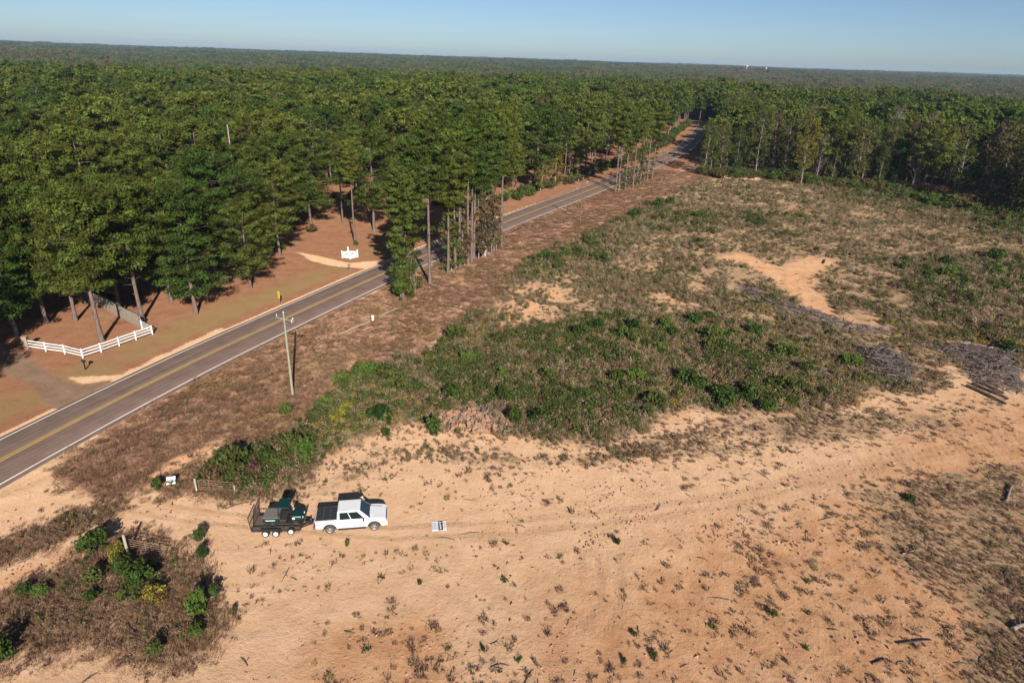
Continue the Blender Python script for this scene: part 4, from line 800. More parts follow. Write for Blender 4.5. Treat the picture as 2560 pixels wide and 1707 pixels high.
# ------------------------------------------------------------------ shrubs one can point at
def shrub(x, y, h, w, kind, label, group=None, v=None):
    p = at(x, y); o = empty('shrub', (p[0], p[1], 0), rg.random() * 6.28); b = BU[kind][int(rg.integers(2)) if v is None else v]; o.scale = (w / 1.25, w / 1.25, h / 1.75)
    link_mesh('stems', b[0], o); link_mesh('leaves', b[1], o); return tag(o, label, 'shrub', group)
S = [ # pixel of the foot, height, half width, kind, label
 (575, 1190, 3.2, 1.7, 'olive', 'large olive-green shrub growing over the far gate'), (548, 1200, 2.2, 1.2, 'rust', 'rusty brown-leaved shrub in front of the large olive one at the far gate'), (600, 1170, 2.6, 1.2, 'dark', 'dark shrub behind the large olive shrub at the far gate'),
 (665, 1165, 2.0, 1.0, 'green', 'green shrub between the far gate and the yellow-green thicket'), (690, 1180, 1.5, .8, 'olive', 'small olive shrub above the trailer'), (735, 1140, 2.6, 1.1, 'olive', 'feathery yellow-green thicket left of the sand slope'), (765, 1150, 2.8, 1.0, 'bright', 'bright yellow-green upright shrub left of the sand slope'),
 (640, 1185, 1.4, .7, 'red', 'dull purple shrub beside the far gate'),
 (860, 960, 1.6, 1.5, 'bright', 'left of two bright green leafy mounds on the verge'), (915, 938, 1.9, 1.7, 'bright', 'larger of two bright green leafy mounds on the verge'), (960, 935, 1.4, 1.1, 'green', 'green shrub at the right end of the bright leafy mounds'),
 (716, 1035, 1.3, .8, 'bright', 'lone bright green shrub below the nearest utility pole'), (810, 1022, .9, .5, 'green', 'small green bush right of the lone shrub below the pole'),
 (1087, 1085, 2.0, 1.0, 'green', 'round dark green bush in front of the dirt and root pile'), (950, 1055, 1.9, 1.6, 'dark', 'broad dark green bush left of the dirt and root pile'), (965, 1090, .9, .5, 'green', 'small green bush at the sand edge below the broad dark bush'),
 (845, 1060, 1.8, 1.2, 'yellow', 'yellow-flowered bush between the gate thicket and the broad dark bush'), (870, 1030, 1.5, 1.0, 'yellow', 'yellow-green bush just above the yellow-flowered one'),
 (240, 1385, 2.1, 1.25, 'green', 'round green bush left of the near gate post'), (300, 1400, 1.6, .8, 'yellow', 'yellow-tinged bush at the near gate post'), (308, 1440, 1.9, .85, 'green', 'dark green bush below the near gate post'), (345, 1475, 2.4, 1.3, 'green', 'largest green bush of the near brush island'),
 (372, 1440, 1.6, .7, 'dark', 'dark bush at the near gate end'), (325, 1500, 1.2, .9, 'olive', 'olive bush in front of the largest island bush'), (390, 1500, 1.3, .9, 'yellow', 'yellowish grassy bush right of the largest island bush'), (240, 1460, 1.5, .8, 'olive', 'olive bush in the middle of the near brush island'), (228, 1505, 1.0, .6, 'green', 'small green bush below the middle of the near island'),
 (62, 1485, 1.0, .6, 'green', 'small green bush at the left end of the near island'), (105, 1485, .9, .6, 'bright', 'bright green low bush at the left end of the near island'), (500, 1535, 2.2, .8, 'bright', 'upright bright green bush standing on the sand right of the island'), (495, 1590, 1.2, .6, 'green', 'small green bush below the upright bright green one'), (540, 1490, 1.1, .5, 'green', 'small green bush beside the dead stub on the sand'),
 (0, 1650, 2.0, 1.0, 'green', 'green bush cut by the left edge of the frame'), (390, 1640, 1.3, .6, 'olive', 'olive bush at the lower edge of the near island'), (500, 1350, 1.1, .55, 'green', 'small round green sapling bush on the sand left of the trailer'), (506, 1392, 1.1, .5, 'dark', 'dark small sapling bush below the round one left of the trailer'),
 (392, 1222, 1.1, .6, 'green', 'small green bush beside the tilted sign by the entrance'), (428, 1217, .7, .35, 'green', 'green tuft at the foot of the tilted sign'), (869, 1365, .95, .32, 'bright', 'upright bright green sprig on the sand below the truck'),
 (1543, 1358, .95, .45, 'dark', 'small dark green seedling alone on the sand right of the lying sign'), (587, 1530, .8, .35, 'green', 'small green seedling on the sand far right of the island'),
 (1585, 1590, .7, .4, 'green', 'green seedling in the lower middle of the sand'), (1560, 1655, .7, .35, 'dark', 'dark seedling near the bottom edge of the sand'), (1633, 1640, .6, .5, 'green', 'spreading green seedling beside a stick near the bottom edge'),
 (1933, 1540, .9, .6, 'olive', 'olive seedling at the edge of the red clay'), (1050, 1462, .6, .3, 'green', 'tiny green seedling left of the pale sand patch'), (1208, 1625, .6, .3, 'dark', 'tiny dark seedling near the bottom centre'),
 (1360, 655, 2.2, 1.3, 'green', 'left green bush on the field edge by the far verge'), (1378, 658, 2.4, 1.4, 'green', 'right green bush on the field edge by the far verge'), (1415, 640, 1.9, 1.0, 'bright', 'bright green bush right of the pair on the field edge'), (1645, 520, 2.8, 1.6, 'green', 'rounded green bush standing alone near the far pole'),
 (1745, 612, 1.6, 1.3, 'green', 'green bush in the far middle of the field'), (1890, 560, 1.6, 1.6, 'green', 'green bush in the far right of the field'), (1540, 960, 1.9, 1.0, 'green', 'dark green bush left of the white log in the field'), (1590, 955, 1.9, 1.4, 'bright', 'leafy green bush behind the white log in the field'),
 (1780, 850, 2.0, 1.4, 'bright', 'bright green bush in the middle of the field'), (1800, 880, 1.8, 1.5, 'green', 'green bush just below the bright one in the middle of the field'), (1772, 800, 1.5, .8, 'green', 'small green bush above the bright one in the middle of the field'),
 (1260, 1010, 2.2, 1.0, 'green', 'tall green bush in the dense brush left of centre'), (1290, 1060, 2.1, .9, 'green', 'tall green bush at the sand edge right of the dirt pile'), (1340, 1060, 2.0, 1.0, 'dark', 'dark bush at the sand edge right of the dirt pile'), (1120, 950, 1.8, 1.3, 'olive', 'olive bush in the brush above the dirt pile'),
 (1370, 955, 1.8, 1.2, 'olive', 'olive bush in the middle of the dense brush'), (1255, 950, 1.8, .8, 'bright', 'bright upright bush in the dense brush above the dirt pile'), (1620, 1040, 1.3, .8, 'olive', 'olive bush near the right end of the dense brush'), (1450, 1005, 1.6, 1.0, 'green', 'green bush behind the dark brush hollow'),
 (2320, 700, 1.8, 1.3, 'green', 'green bush left of the white log on the far right'), (2410, 715, 1.7, 1.0, 'green', 'dark green bush at the end of the white log on the far right'), (2490, 690, 2.3, 1.2, 'bright', 'bright green bush right of the white log on the far right'), (2520, 880, 1.8, 1.2, 'dark', 'dark green bush beside the slash on the right edge'),
 (2040, 632, 1.4, .8, 'dark', 'small dark bush above the sandy track loop'), (1917, 1030, 1.6, 1.1, 'green', 'green bush at the right end of the brush by the sand'), (1232, 612, 1.4, .8, 'bright', 'yellow-green bush at the foot of the roadside clump'), (1000, 738, 1.6, 1.2, 'red', 'purple-red bush at the foot of the vine-covered pine'), (890, 613, 1.0, .6, 'bright', 'small green bush at the foot of the slim pine by the sign fence'),
 (2270, 1250, .7, .6, 'dark', 'dark low bush on the brown patch at the right'), (2440, 545, 2.0, 1.2, 'green', 'green bush at the foot of the right woods near the frame edge')]
for s in S:
    f_ = .62 if (s[1] > 1300 and s[0] > 560) else 1.0           # seedlings on the open sand are small
    shrub(s[0], s[1], s[2] * f_, s[3] * f_, *s[4:])
# scattered unnamed leafy shrubs in the field
cnt = 0
while cnt < 130:
    x, y = rg.random() * 2560, 480 + rg.random() * 560; p = at(x, y); X, Y = np.array([p[0]]), np.array([p[1]])
    if not inside(X, Y, FIELD)[0] or zones(X, Y)['veg'][0] < .85 or vnoise(X, Y, 13, 42)[0] < .5 - .05 * (y > 800): continue
    kd = ['green', 'olive', 'bright', 'dark'][int(rg.choice(4, p=[.42, .33, .15, .1]))]; h = .7 + 1.7 * rg.random() ** 1.8 + (.3 if y < 750 else 0)
    shrub(x, y, h, h * (.4 + .45 * rg.random()), kd, dict(green='green', olive='olive', bright='bright green', dark='dark green')[kd] + ' shrub among the weeds of the cut-over field', 'shrubs among the weeds of the field'); cnt += 1

# ------------------------------------------------------------------ logs and slash
def log(x0, y0, x1, y1, r, mat, label, name='log', group=None):
    a, b = at(x0, y0), at(x1, y1); L = np.linalg.norm(b - a); o = empty(name, (a[0], a[1], 0), math.atan2(b[1] - a[1], b[0] - a[0])); g = MB()
    g.tube([(0, 0, r * .9), (L * .35, .04 * L * rg.normal() * .5, r), (L * .7, .03 * L * rg.normal() * .5, r * .95 + .05), (L, 0, r * .8)], [r, r * .95, r * .8, r * .62], 9); g.build('trunk', mat, o)
    k = MB(); k.tube([(L * .45, 0, r), (L * .6, r * 2.4, r * 2.4)], [r * .35, r * .12], 5); k.build('branch_stub', mat, o); return tag(o, label, 'log', group)
log(1628, 945, 1735, 925, .17, BARK_DEAD, 'long whitish log lying in the field right of two green bushes'); log(1365, 858, 1400, 853, .16, BARK_DEAD, 'short whitish log lying in the brush left of centre'); log(1620, 834, 1655, 827, .15, BARK_DEAD, 'short pale log in the field above the long whitish log')
log(2303, 706, 2325, 710, .2, BARK_DEAD, 'short white log end on the far right of the field'); log(2335, 706, 2400, 708, .17, BARK_DEAD, 'white log lying beside bushes on the far right'); log(855, 836, 925, 805, .16, WOOD_TAN, 'long fallen log on the verge left of the small white marker')
log(955, 790, 1000, 770, .12, WOOD_TAN, 'thin fallen log on the verge right of the small white marker'); log(1070, 708, 1103, 719, .09, BARK_DEAD, 'pale fallen branch at the foot of the tall grey pine'); log(1990, 965, 2045, 952, .13, BARK_DEAD, 'pale crooked log in front of the round slash pile')
log(1935, 918, 1990, 925, .15, BARK_DEAD, 'whitish log left of the round slash pile'); log(2080, 928, 2113, 936, .14, BARK_DEAD, 'short white log at the left foot of the round slash pile'); log(2200, 940, 2240, 941, .08, BARK_DEAD, 'thin pale pole on the lower edge of the round slash pile')
log(2415, 966, 2515, 1012, .2, WOOD_DARK, 'front dark charred log of the row on the right edge'); log(2430, 960, 2520, 1000, .2, WOOD_DARK, 'second dark charred log of the row on the right edge'); log(2450, 958, 2510, 985, .16, WOOD_DARK, 'short dark charred log at the back of the row on the right edge')
log(2405, 860, 2435, 858, .12, BARK_DEAD, 'pale log on top of the long slash windrow'); log(2470, 872, 2512, 868, .15, BARK_DEAD, 'curved pale log at the right of the long slash windrow'); log(2535, 875, 2556, 882, .12, BARK_DEAD, 'small white log at the right frame edge by the slash')
log(2010, 790, 2110, 812, .1, WOOD_TAN, 'long thin tan pole on the slash below the sandy track'); log(2090, 810, 2230, 822, .09, WOOD_TAN, 'long straight tan pole right of the track slash'); log(1945, 790, 2010, 780, .09, BARK_DEAD, 'thin pale pole across the upper slash'); log(1965, 811, 2010, 810, .1, BARK_DEAD, 'thin pale pole left under the track slash')
log(2215, 786, 2305, 788, .08, WOOD_TAN, 'thin pole lying right of the middle slash'); log(2375, 677, 2400, 678, .1, BARK_DEAD, 'small pale log behind the far right bushes'); log(515, 1500, 560, 1478, .07, WOOD_GREY, 'thin grey stick lying on the sand right of the near island')
log(2255, 1385, 2300, 1375, .06, WOOD_GREY, 'small grey stick on the brown patch at the right'); log(2530, 1575, 2575, 1560, .16, WOOD_GREY, 'grey log end entering from the right frame edge'); log(2515, 1255, 2530, 1215, .13, WOOD_GREY, 'grey upturned root log on the brown patch at the right')
log(1640, 1275, 1652, 1262, .04, WOOD_DARK, 'short dark stick on the sand lane right of the lying sign'); log(2245, 1610, 2330, 1600, .06, WOOD_DARK, 'dark bar standing in for shade in the clay scar at the lower right'); log(2180, 1660, 2215, 1648, .06, WOOD_DARK, 'short dark branch left of the clay scar at the lower right')  # middle log is dark wood laid where the clay scar is only shaded
log(510, 1478, 507, 1470, .14, WOOD_GREY, 'grey stump stub leaning on the sand right of the near island', 'stump'); log(2058, 660, 2063, 650, .16, WOOD_DARK, 'dark stump left of the sandy track loop', 'stump'); log(2080, 742, 2090, 735, .14, WOOD_DARK, 'dark stump inside the sandy track loop', 'stump')
def pile(poly, n, hgt, mats, label, lmax=2.2, seed=0):
    rng = np.random.default_rng(seed); c = poly.mean(0); lo, hi = poly.min(0), poly.max(0); m = [MB() for _ in mats]; k = 0
    o = None
    while k < n:
        q = lo + (hi - lo) * rng.random(2)
        if not inside(q[:1], q[1:], poly)[0]: continue
        e = segdist(q[:1], q[1:], np.vstack([poly, poly[:1]]))[0]; z = min(1, e / 2.0) * hgt * rng.random() + .05; L = lmax * (.25 + .75 * rng.random() ** 2); a = rng.random() * 6.28 if rng.random() < .75 else rng.normal(-.3, .4)
        d = np.array([math.cos(a), math.sin(a), rng.normal(0, .3)]) * L / 2; r = .02 + .06 * rng.random() ** 2; p = np.array([q[0] - c[0], q[1] - c[1], z])
        m[int(rng.integers(len(m)))].tube([p - d, p + rng.normal(0, .04 * L, 3), p + d], [r, r * .85, r * .45], 5); k += 1
    root = empty('slash_pile', (c[0], c[1], 0))
    for mm, mt in zip(m, mats):
        b = mm.build('sticks', mt, root); b['kind'] = 'stuff'
    return tag(root, label, 'slash pile')
SL_A = barkmat('slash_brown', (0.07, 0.052, 0.045), (0.17, 0.13, 0.115)); SL_B = barkmat('slash_grey', (0.11, 0.088, 0.082), (0.24, 0.195, 0.18)); MT = [WOOD_DARK, SL_A, SL_A, SL_B, SL_B, WOOD_GREY]
pile(SLASH[0], 800, .6, MT, 'long scatter of grey branches and poles below the sandy track loop', 2.4, 1); pile(SLASH[1], 800, 1.3, MT, 'round heap of grey logging slash in the field', 2.2, 2)
pile(SLASH[2], 1100, .9, MT, 'dark windrow of logging slash at the right edge of the field', 2.4, 3); pile(SLASH[3], 160, .5, [WOOD_DARK, WOOD_GREY], 'dark hollow of broken sticks in the dense brush', 1.6, 4); pile(SLASH[4], 150, .6, MT, 'small heap of pale branches left of the round slash heap', 1.8, 5)
# upturned dirt and roots in front of the brush
DIRT = solid('clay_clods', (0.33, 0.19, 0.115), .95, noise=.5, scale=1.6, bump=.8)
root = empty('dirt_pile', (*at(1170, 1060)[:2], 0)); tag(root, 'heap of orange clay clods and roots in front of the dense brush', 'dirt pile'); c0 = at(1170, 1060); g = MB(); rng = np.random.default_rng(3)
for i in range(190):
    q = at(1105 + rng.random() * 170, 1030 + rng.random() * 55) - c0; r = .12 + .34 * rng.random() ** 2.2; n = 6; ring = [(r, 0), (r * 1.1, .35 * r), (r * .8, .75 * r), (r * .3, r)]; off_ = g.n; zb = .55 * rng.random() * max(0, 1 - abs(q[0]) / 3.5); g.lathe(ring, n, 'z', (q[0], q[1], zb - .05))
    g.add([(q[0], q[1], zb + r * 1.02 - .05)], []); 
    for j in range(off_, g.n): g.v[j] = tuple(np.array(g.v[j]) + rng.normal(0, .26 * r, 3))
    for j in range(n): g.f.append((off_ + 3 * n + j, off_ + 3 * n + (j + 1) % n, g.n - 1)); g.sm.append(False)
g.sm = [False] * len(g.sm)
b = g.build('clods', DIRT, root); b['kind'] = 'stuff'
g = MB()
for i in range(90):
    q = at(1110 + rng.random() * 160, 1025 + rng.random() * 50) - c0 if i > 16 else at(1195 + rng.random() * 25, 1028 + rng.random() * 12) - c0; a = rng.random() * 6.28; L = .5 + 1.2 * rng.random(); e = q + np.array([math.cos(a) * L * .7, math.sin(a) * L * .7, .2 + .7 * rng.random() * (1.6 if i < 17 else .8)]); g.tube([q, (q + e) / 2 + [0, 0, .25], e], [.05, .035, .012], 5)
b = g.build('roots', WOOD_GREY, root); b['kind'] = 'stuff'

# ================================================================== THINGS
PAINT_W = solid('white_car_paint', (0.80, 0.80, 0.79), .28, spec=.5, coat=.6); BLACK_P = solid('black_plastic', (0.02, 0.02, 0.021), .55, noise=.2); RUBBER = solid('rubber', (0.022, 0.02, 0.019), .85, noise=.3)
DUSTY_RUBBER = solid('dusty_rubber', (0.075, 0.058, 0.046), .9, noise=.4); ALU = solid('alloy_wheel', (0.55, 0.54, 0.53), .35, metal=.7); CHROME = solid('chrome', (0.7, 0.7, 0.7), .15, metal=1.0)
GLASS = solid('tinted_glass', (0.012, 0.02, 0.026), .05, spec=.6, coat=.3); RED_L = solid('tail_lamp_red', (0.45, 0.015, 0.02), .25); AMBER = solid('lamp_amber', (0.55, 0.33, 0.16), .3); LAMP_C = solid('lamp_clear', (0.7, 0.7, 0.7), .1, spec=.7)
VINYL = solid('black_vinyl', (0.032, 0.032, 0.034), .6, noise=.25, scale=4); SEAM = solid('door_seam', (0.09, 0.09, 0.09), .8)
GREEN_P = solid('dark_green_paint', (0.004, 0.036, 0.029), .32, coat=.3, noise=.2); STEEL_D = solid('dark_steel', (0.05, 0.045, 0.042), .6, metal=.3, noise=.4); DECK = solid('weathered_deck', (0.13, 0.095, 0.075), .9, noise=.35, scale=3)
RIM_W = solid('white_wheel', (0.78, 0.76, 0.72), .5); COVER = solid('dusty_cover', (0.17, 0.145, 0.125), .85, noise=.25, scale=5); SEAT = solid('seat_vinyl', (0.04, 0.033, 0.03), .6); DECAL_W = solid('white_decal', (0.8, 0.8, 0.78), .5)
WOOD_POLE = barkmat('treated_pole', (0.25, 0.235, 0.175), (0.36, 0.335, 0.26)); WHITE_F = solid('white_fence_paint', (0.82, 0.80, 0.77), .5); STONE = solid('tan_stone', (0.34, 0.235, 0.175), .9, noise=.3, scale=5, bump=.6)
GREY_B = barkmat('grey_boards', (0.24, 0.20, 0.165), (0.42, 0.36, 0.30)); IRON = solid('black_iron', (0.02, 0.02, 0.02), .5); GALV = solid('galvanised', (0.42, 0.42, 0.41), .45, metal=.6); YEL = solid('yellow_sign', (0.85, 0.58, 0.03), .5); PORC = solid('porcelain', (0.62, 0.62, 0.62), .25)
RUST = solid('rusty_pipe', (0.25, 0.145, 0.09), .85, noise=.45, scale=9); PALE_WOOD = barkmat('pale_post', (0.30, 0.27, 0.21), (0.50, 0.46, 0.38)); WIRE = solid('wire', (0.12, 0.12, 0.115), .5, metal=.5); SIGN_W = solid('sign_white', (0.82, 0.82, 0.83), .5); SIGN_D = solid('sign_dark', (0.028, 0.034, 0.032), .6); SIGN_T = solid('sign_grey_print', (0.36, 0.37, 0.42), .6); SIGN_G = solid('sign_green_print', (0.03, 0.09, 0.045), .6)

def wheel(parent, c, r, w, tyre, rim, spokes=6, out=-1):
    """axle along y; out = side the dish faces"""
    h = MB(); h.lathe([(0.0, -w * .3), (r * .3, -w * .3), (r * .3, w * .3), (0.0, w * .3)], 14); hub = h.build('wheel', STEEL_D, parent, loc=c)
    t = MB(); a = w / 2; t.lathe([(r * .62, -a * .8), (r * .7, -a), (r * .92, -a), (r, -a * .65), (r, a * .65), (r * .92, a), (r * .7, a), (r * .62, a * .8), (r * .62, -a * .8)], 28); t.build('tyre', tyre, hub)
    m = MB(); o = out * a; m.lathe([(r * .63, o * .95), (r * .58, o * .9), (r * .55, o * .45), (r * .55, -o * .8), (r * .63, -o * .8)], 24)
    if spokes:
        for i in range(spokes):
            g = 2 * math.pi * i / spokes; d = Vector((math.cos(g), 0, math.sin(g))); s_ = Vector((-math.sin(g), 0, math.cos(g))); y0, y1 = o * .55, o * .82
            pts = [d * r * .10 + s_ * r * .09, d * r * .10 - s_ * r * .09, d * r * .58 - s_ * r * .12, d * r * .58 + s_ * r * .12]
            m.hexa([p + Vector((0, y0, 0)) for p in pts], [p + Vector((0, y1, 0)) for p in pts])
        m.lathe([(0.0, o * .86), (r * .14, o * .86), (r * .16, o * .5)], 14)
    else: m.lathe([(r * .55, o * .45), (r * .42, o * .62), (r * .2, o * .66), (r * .16, o * .95), (0.0, o * .95)], 24)
    m.build('rim', rim, hub)
    if not spokes:
        k = MB(); k.lathe([(0, o * 1.0), (r * .10, o * 1.0), (r * .11, o * .9)], 12); k.build('hub_cap', STEEL_D, hub)
    return hub
def lerp(a, b, t): return Vector(a) * (1 - t) + Vector(b) * t
def panel(name, mat, parent, q, u0, u1, v0, v1, off=.012, th=.02):
    """glass panel on a face with corners q (bottom-left, bottom-right, top-right, top-left)"""
    f = lambda u, v: lerp(lerp(q[0], q[1], u), lerp(q[3], q[2], u), v); n = (Vector(q[1]) - Vector(q[0])).cross(Vector(q[3]) - Vector(q[0])).normalized()
    P = [f(u0, v0), f(u1, v0), f(u1, v1), f(u0, v1)]; return MB().hexa([p - n * th for p in P], [p + n * off for p in P]).build(name, mat, parent, bevel=.008)

# ------------------------------------------------------------------ white crew-cab pickup
TH = math.atan2(.59, 3.49); nrm = np.array([-math.sin(TH), math.cos(TH)]); ra = np.array([-14.27, 42.69]) + nrm * .86
truck = empty('pickup_truck', (ra[0], ra[1], 0.0), TH); tag(truck, 'white crew-cab pickup truck with black bed cover parked on the sand', 'pickup truck')
def arc(cx, cz, r, a0, a1, n=10): return [(cx + r * math.cos(R(a0 + (a1 - a0) * i / n)), cz + r * math.sin(R(a0 + (a1 - a0) * i / n))) for i in range(n + 1)]
WB, WR = 3.54, .41
prof = [(-1.12, .58), (-1.16, 1.24), (.58, 1.27), (3.05, 1.27), (3.6, 1.25), (4.2, 1.19), (4.44, 1.10), (4.53, .88), (4.53, .50)] + [(4.30, .42)] + arc(WB, .41, .52, 5, 175) + [(2.9, .46), (.6, .46)] + arc(0, .41, .52, 5, 175)
MB().prism(prof, -.985, .985).build('body', PAINT_W, truck, bevel=.07)
b4 = [(.58, -.95, 1.24), (3.20, -.95, 1.24), (3.20, .95, 1.24), (.58, .95, 1.24)]; t4 = [(.66, -.76, 1.96), (2.40, -.76, 1.97), (2.40, .76, 1.97), (.66, .76, 1.96)]
MB().hexa(b4, t4).build('cab', PAINT_W, truck, bevel=.06)
MB().hexa([(3.1, -.72, 1.22), (4.2, -.64, 1.14), (4.2, .64, 1.14), (3.1, .72, 1.22)], [(3.2, -.64, 1.31), (4.15, -.57, 1.225), (4.15, .57, 1.225), (3.2, .64, 1.31)]).build('hood', PAINT_W, truck, bevel=.03)
panel('windshield', GLASS, truck, (b4[1], b4[2], t4[2], t4[1]), .05, .95, .06, .93); panel('rear_window', GLASS, truck, (b4[3], b4[0], t4[0], t4[3]), .1, .9, .15, .85)
panel('side_window', GLASS, truck, (b4[0], b4[1], t4[1], t4[0]), .09, .43, .06, .86); panel('side_window', GLASS, truck, (b4[0], b4[1], t4[1], t4[0]), .455, .85, .06, .86)
panel('side_window', GLASS, truck, (b4[2], b4[3], t4[3], t4[2]), .57, .91, .06, .86); panel('side_window', GLASS, truck, (b4[2], b4[3], t4[3], t4[2]), .15, .545, .06, .86)
tc = MB(); [tc.box((-1.10 + .28 + i * .555, 0, 1.285), (.545, 1.68, .05)) for i in range(3)]; tc.build('bed_cover', VINYL, truck, bevel=.012)
for s in (-1, 1):
    MB().box((1.80, s * .99, .95), (.016, .016, .62)).build('door_seam', SEAM, truck); MB().box((.66, s * .99, .95), (.014, .016, .62)).build('door_seam', SEAM, truck); MB().box((2.88, s * .99, .92), (.014, .016, .55)).build('door_seam', SEAM, truck)
    for hx in (1.0, 2.0): MB().box((hx, s * 1.0, 1.03), (.2, .04, .035)).build('door_handle', CHROME, truck, bevel=.01)
    MB().box((1.75, s * 1.02, .40), (2.2, .16, .06)).build('running_board', BLACK_P, truck, bevel=.02)
    mr = MB(); mr.box((2.72, s * 1.12, 1.30), (.12, .22, .24)); mr.bar((2.74, s * .93, 1.27), (2.72, s * 1.05, 1.28), .06); mr.build('mirror', BLACK_P, truck, bevel=.03)
    hl = MB(); hl.hexa([(4.22, s * .66, .84), (4.50, s * .64, .84), (4.40, s * .97, .84), (4.10, s * .995, .86)], [(4.22, s * .66, 1.04), (4.44, s * .64, 1.02), (4.30, s * .98, 1.03), (4.06, s * .995, 1.06)]); hl.build('headlight', LAMP_C, truck, bevel=.015)
    MB().box((4.17, s * .992, .95), (.11, .03, .13)).build('turn_lamp', AMBER, truck, bevel=.01); MB().box((-1.13, s * .93, .98), (.09, .16, .34)).build('tail_light', RED_L, truck, bevel=.02)
    for wx in (0, WB): wheel(truck, (wx, s * .86, WR), WR, .27, DUSTY_RUBBER, ALU, 6, s)
    for wx in (0, WB):
        f = MB(); A = arc(wx, .41, .545, 2, 178, 12); Bq = arc(wx, .41, .50, 2, 178, 12)
        for i in range(12): f.hexa([(A[i][0], s * .96, A[i][1]), (A[i + 1][0], s * .96, A[i + 1][1]), (Bq[i + 1][0], s * .96, Bq[i + 1][1]), (Bq[i][0], s * .96, Bq[i][1])], [(p[0], s * 1.005, p[1]) for p in (A[i], A[i + 1], Bq[i + 1], Bq[i])])
        f.build('wheel_arch', BLACK_P, truck)
    MB().box((-.56, s * .93, .42), (.02, .24, .34)).build('mud_flap', BLACK_P, truck)
MB().box((4.535, 0, .80), (.05, 1.2, .34)).build('grille', BLACK_P, truck, bevel=.01); gb = MB(); [gb.box((4.565, 0, z), (.02, 1.1, .035)) for z in (.72, .80, .88)]; gb.build('grille_bars', CHROME, truck)
MB().box((4.55, 0, .52), (.14, 1.86, .22)).build('front_bumper', PAINT_W, truck, bevel=.04); MB().box((-1.22, 0, .60), (.2, 1.88, .2)).build('rear_bumper', CHROME, truck, bevel=.03); MB().box((-1.165, 0, .96), (.03, 1.44, .40)).build('tailgate', PAINT_W, truck, bevel=.012)
MB().box((3.19, 0, 1.275), (.10, 1.66, .03)).build('cowl', BLACK_P, truck); [MB().bar((3.2, s * .66, 1.30), (4.2, s * .60, 1.215), .014, .02).build('hood_seam', SEAM, truck) for s in (-1, 1)]; MB().box((.57, 0, 1.265), (.03, 1.86, .03)).build('bed_gap', BLACK_P, truck); MB().box((1.7, 0, .42), (5.0, 1.5, .24)).build('chassis', BLACK_P, truck); MB().box((-1.335, 0, .62), (.02, .34, .12)).build('licence_plate', SIGN_W, truck)

# ------------------------------------------------------------------ trailer
TT = R(5.0); tn = np.array([-math.sin(TT), math.cos(TT)]); ta = np.array([-18.86, 42.0]) + tn * 1.06
tr = empty('utility_trailer', (ta[0], ta[1], 0), TT); tag(tr, 'dark tandem-axle utility trailer with raised ramp gate hitched behind the pickup', 'trailer')
X0, X1, DW, DZ = -1.52, 2.30, .93, .56
for i in range(10):
    y = -DW + .093 + i * .186; MB().box(((X0 + X1) / 2, y, DZ - .02), (X1 - X0 - .1, .178, .04)).build('deck_board', DECK, tr)
fr = MB()
for s in (-1, 1):
    fr.bar((X0, s * DW, DZ - .07), (X1, s * DW, DZ - .07), .06, .16); fr.bar((X0, s * DW, DZ + .30), (X1, s * DW, DZ + .30), .05)
    for x in (X0, -.25, 1.0, X1): fr.bar((x, s * DW, DZ), (x, s * DW, DZ + .30), .05)
fr.bar((X0, -DW, DZ - .07), (X0, DW, DZ - .07), .06, .14); fr.bar((X1, -DW, DZ - .07), (X1, DW, DZ - .07), .06, .14); fr.bar((X1, -DW, DZ + .30), (X1, DW, DZ + .30), .05); fr.build('frame', STEEL_D, tr)
tg = MB(); tg.bar((X1 - .1, -.62, DZ - .1), (3.18, -.03, DZ - .08), .08, .1); tg.bar((X1 - .1, .62, DZ - .1), (3.18, .03, DZ - .08), .08, .1); tg.bar((X1, 0, DZ - .1), (3.30, 0, DZ - .07), .07); tg.build('tongue', STEEL_D, tr)
MB().box((2.75, 0, DZ + .03), (.42, .3, .24)).build('battery_box', BLACK_P, tr, bevel=.02); MB().tube([(2.95, .14, .08), (2.95, .14, .78)], .035, 8).build('jack', GALV, tr)
for s in (-1, 1):
    for x in (-.41, .41): wheel(tr, (x, s * 1.06, .31), .31, .2, RUBBER, RIM_W, 0, s)
    f = MB(); f.box((0, s * 1.06, .70), (1.52, .25, .035)); f.hexa([(-.76, s * .94, .70), (-.76, s * 1.185, .70), (-.93, s * 1.185, .50), (-.93, s * .94, .50)], [(-.73, s * .94, .715), (-.73, s * 1.185, .715), (-.91, s * 1.185, .50), (-.91, s * .94, .50)])
    f.hexa([(.76, s * .94, .70), (.76, s * 1.185, .70), (.93, s * 1.185, .50), (.93, s * .94, .50)], [(.73, s * .94, .715), (.73, s * 1.185, .715), (.91, s * 1.185, .50), (.91, s * .94, .50)]); f.build('fender', STEEL_D, tr)
    MB().box((X0 - .02, s * .8, DZ - .07), (.03, .14, .08)).build('tail_light', RED_L, tr)
wheel(tr, (1.62, -1.07, .50), .30, .2, RUBBER, RIM_W, 0, -1); MB().bar((1.62, -.9, .5), (1.62, -1.0, .5), .08).build('spare_bracket', STEEL_D, tr)
gt = MB(); G0 = lambda y, h: (X0 - .02 - .12 * h, y, DZ - .03 + h)
for y in (-.9, .9): gt.bar(G0(y, 0), G0(y, 1.22), .05)
for h in (0.0, .62, 1.22): gt.bar(G0(-.9, h), G0(.9, h), .05)
gt.build('ramp_gate', STEEL_D, tr)
for i in range(8): MB().bar(G0(-.9 + 1.8 * (i + 1) / 9, 0), G0(-.9 + 1.8 * (i + 1) / 9, 1.22), .03).build('gate_bar', STEEL_D, tr)

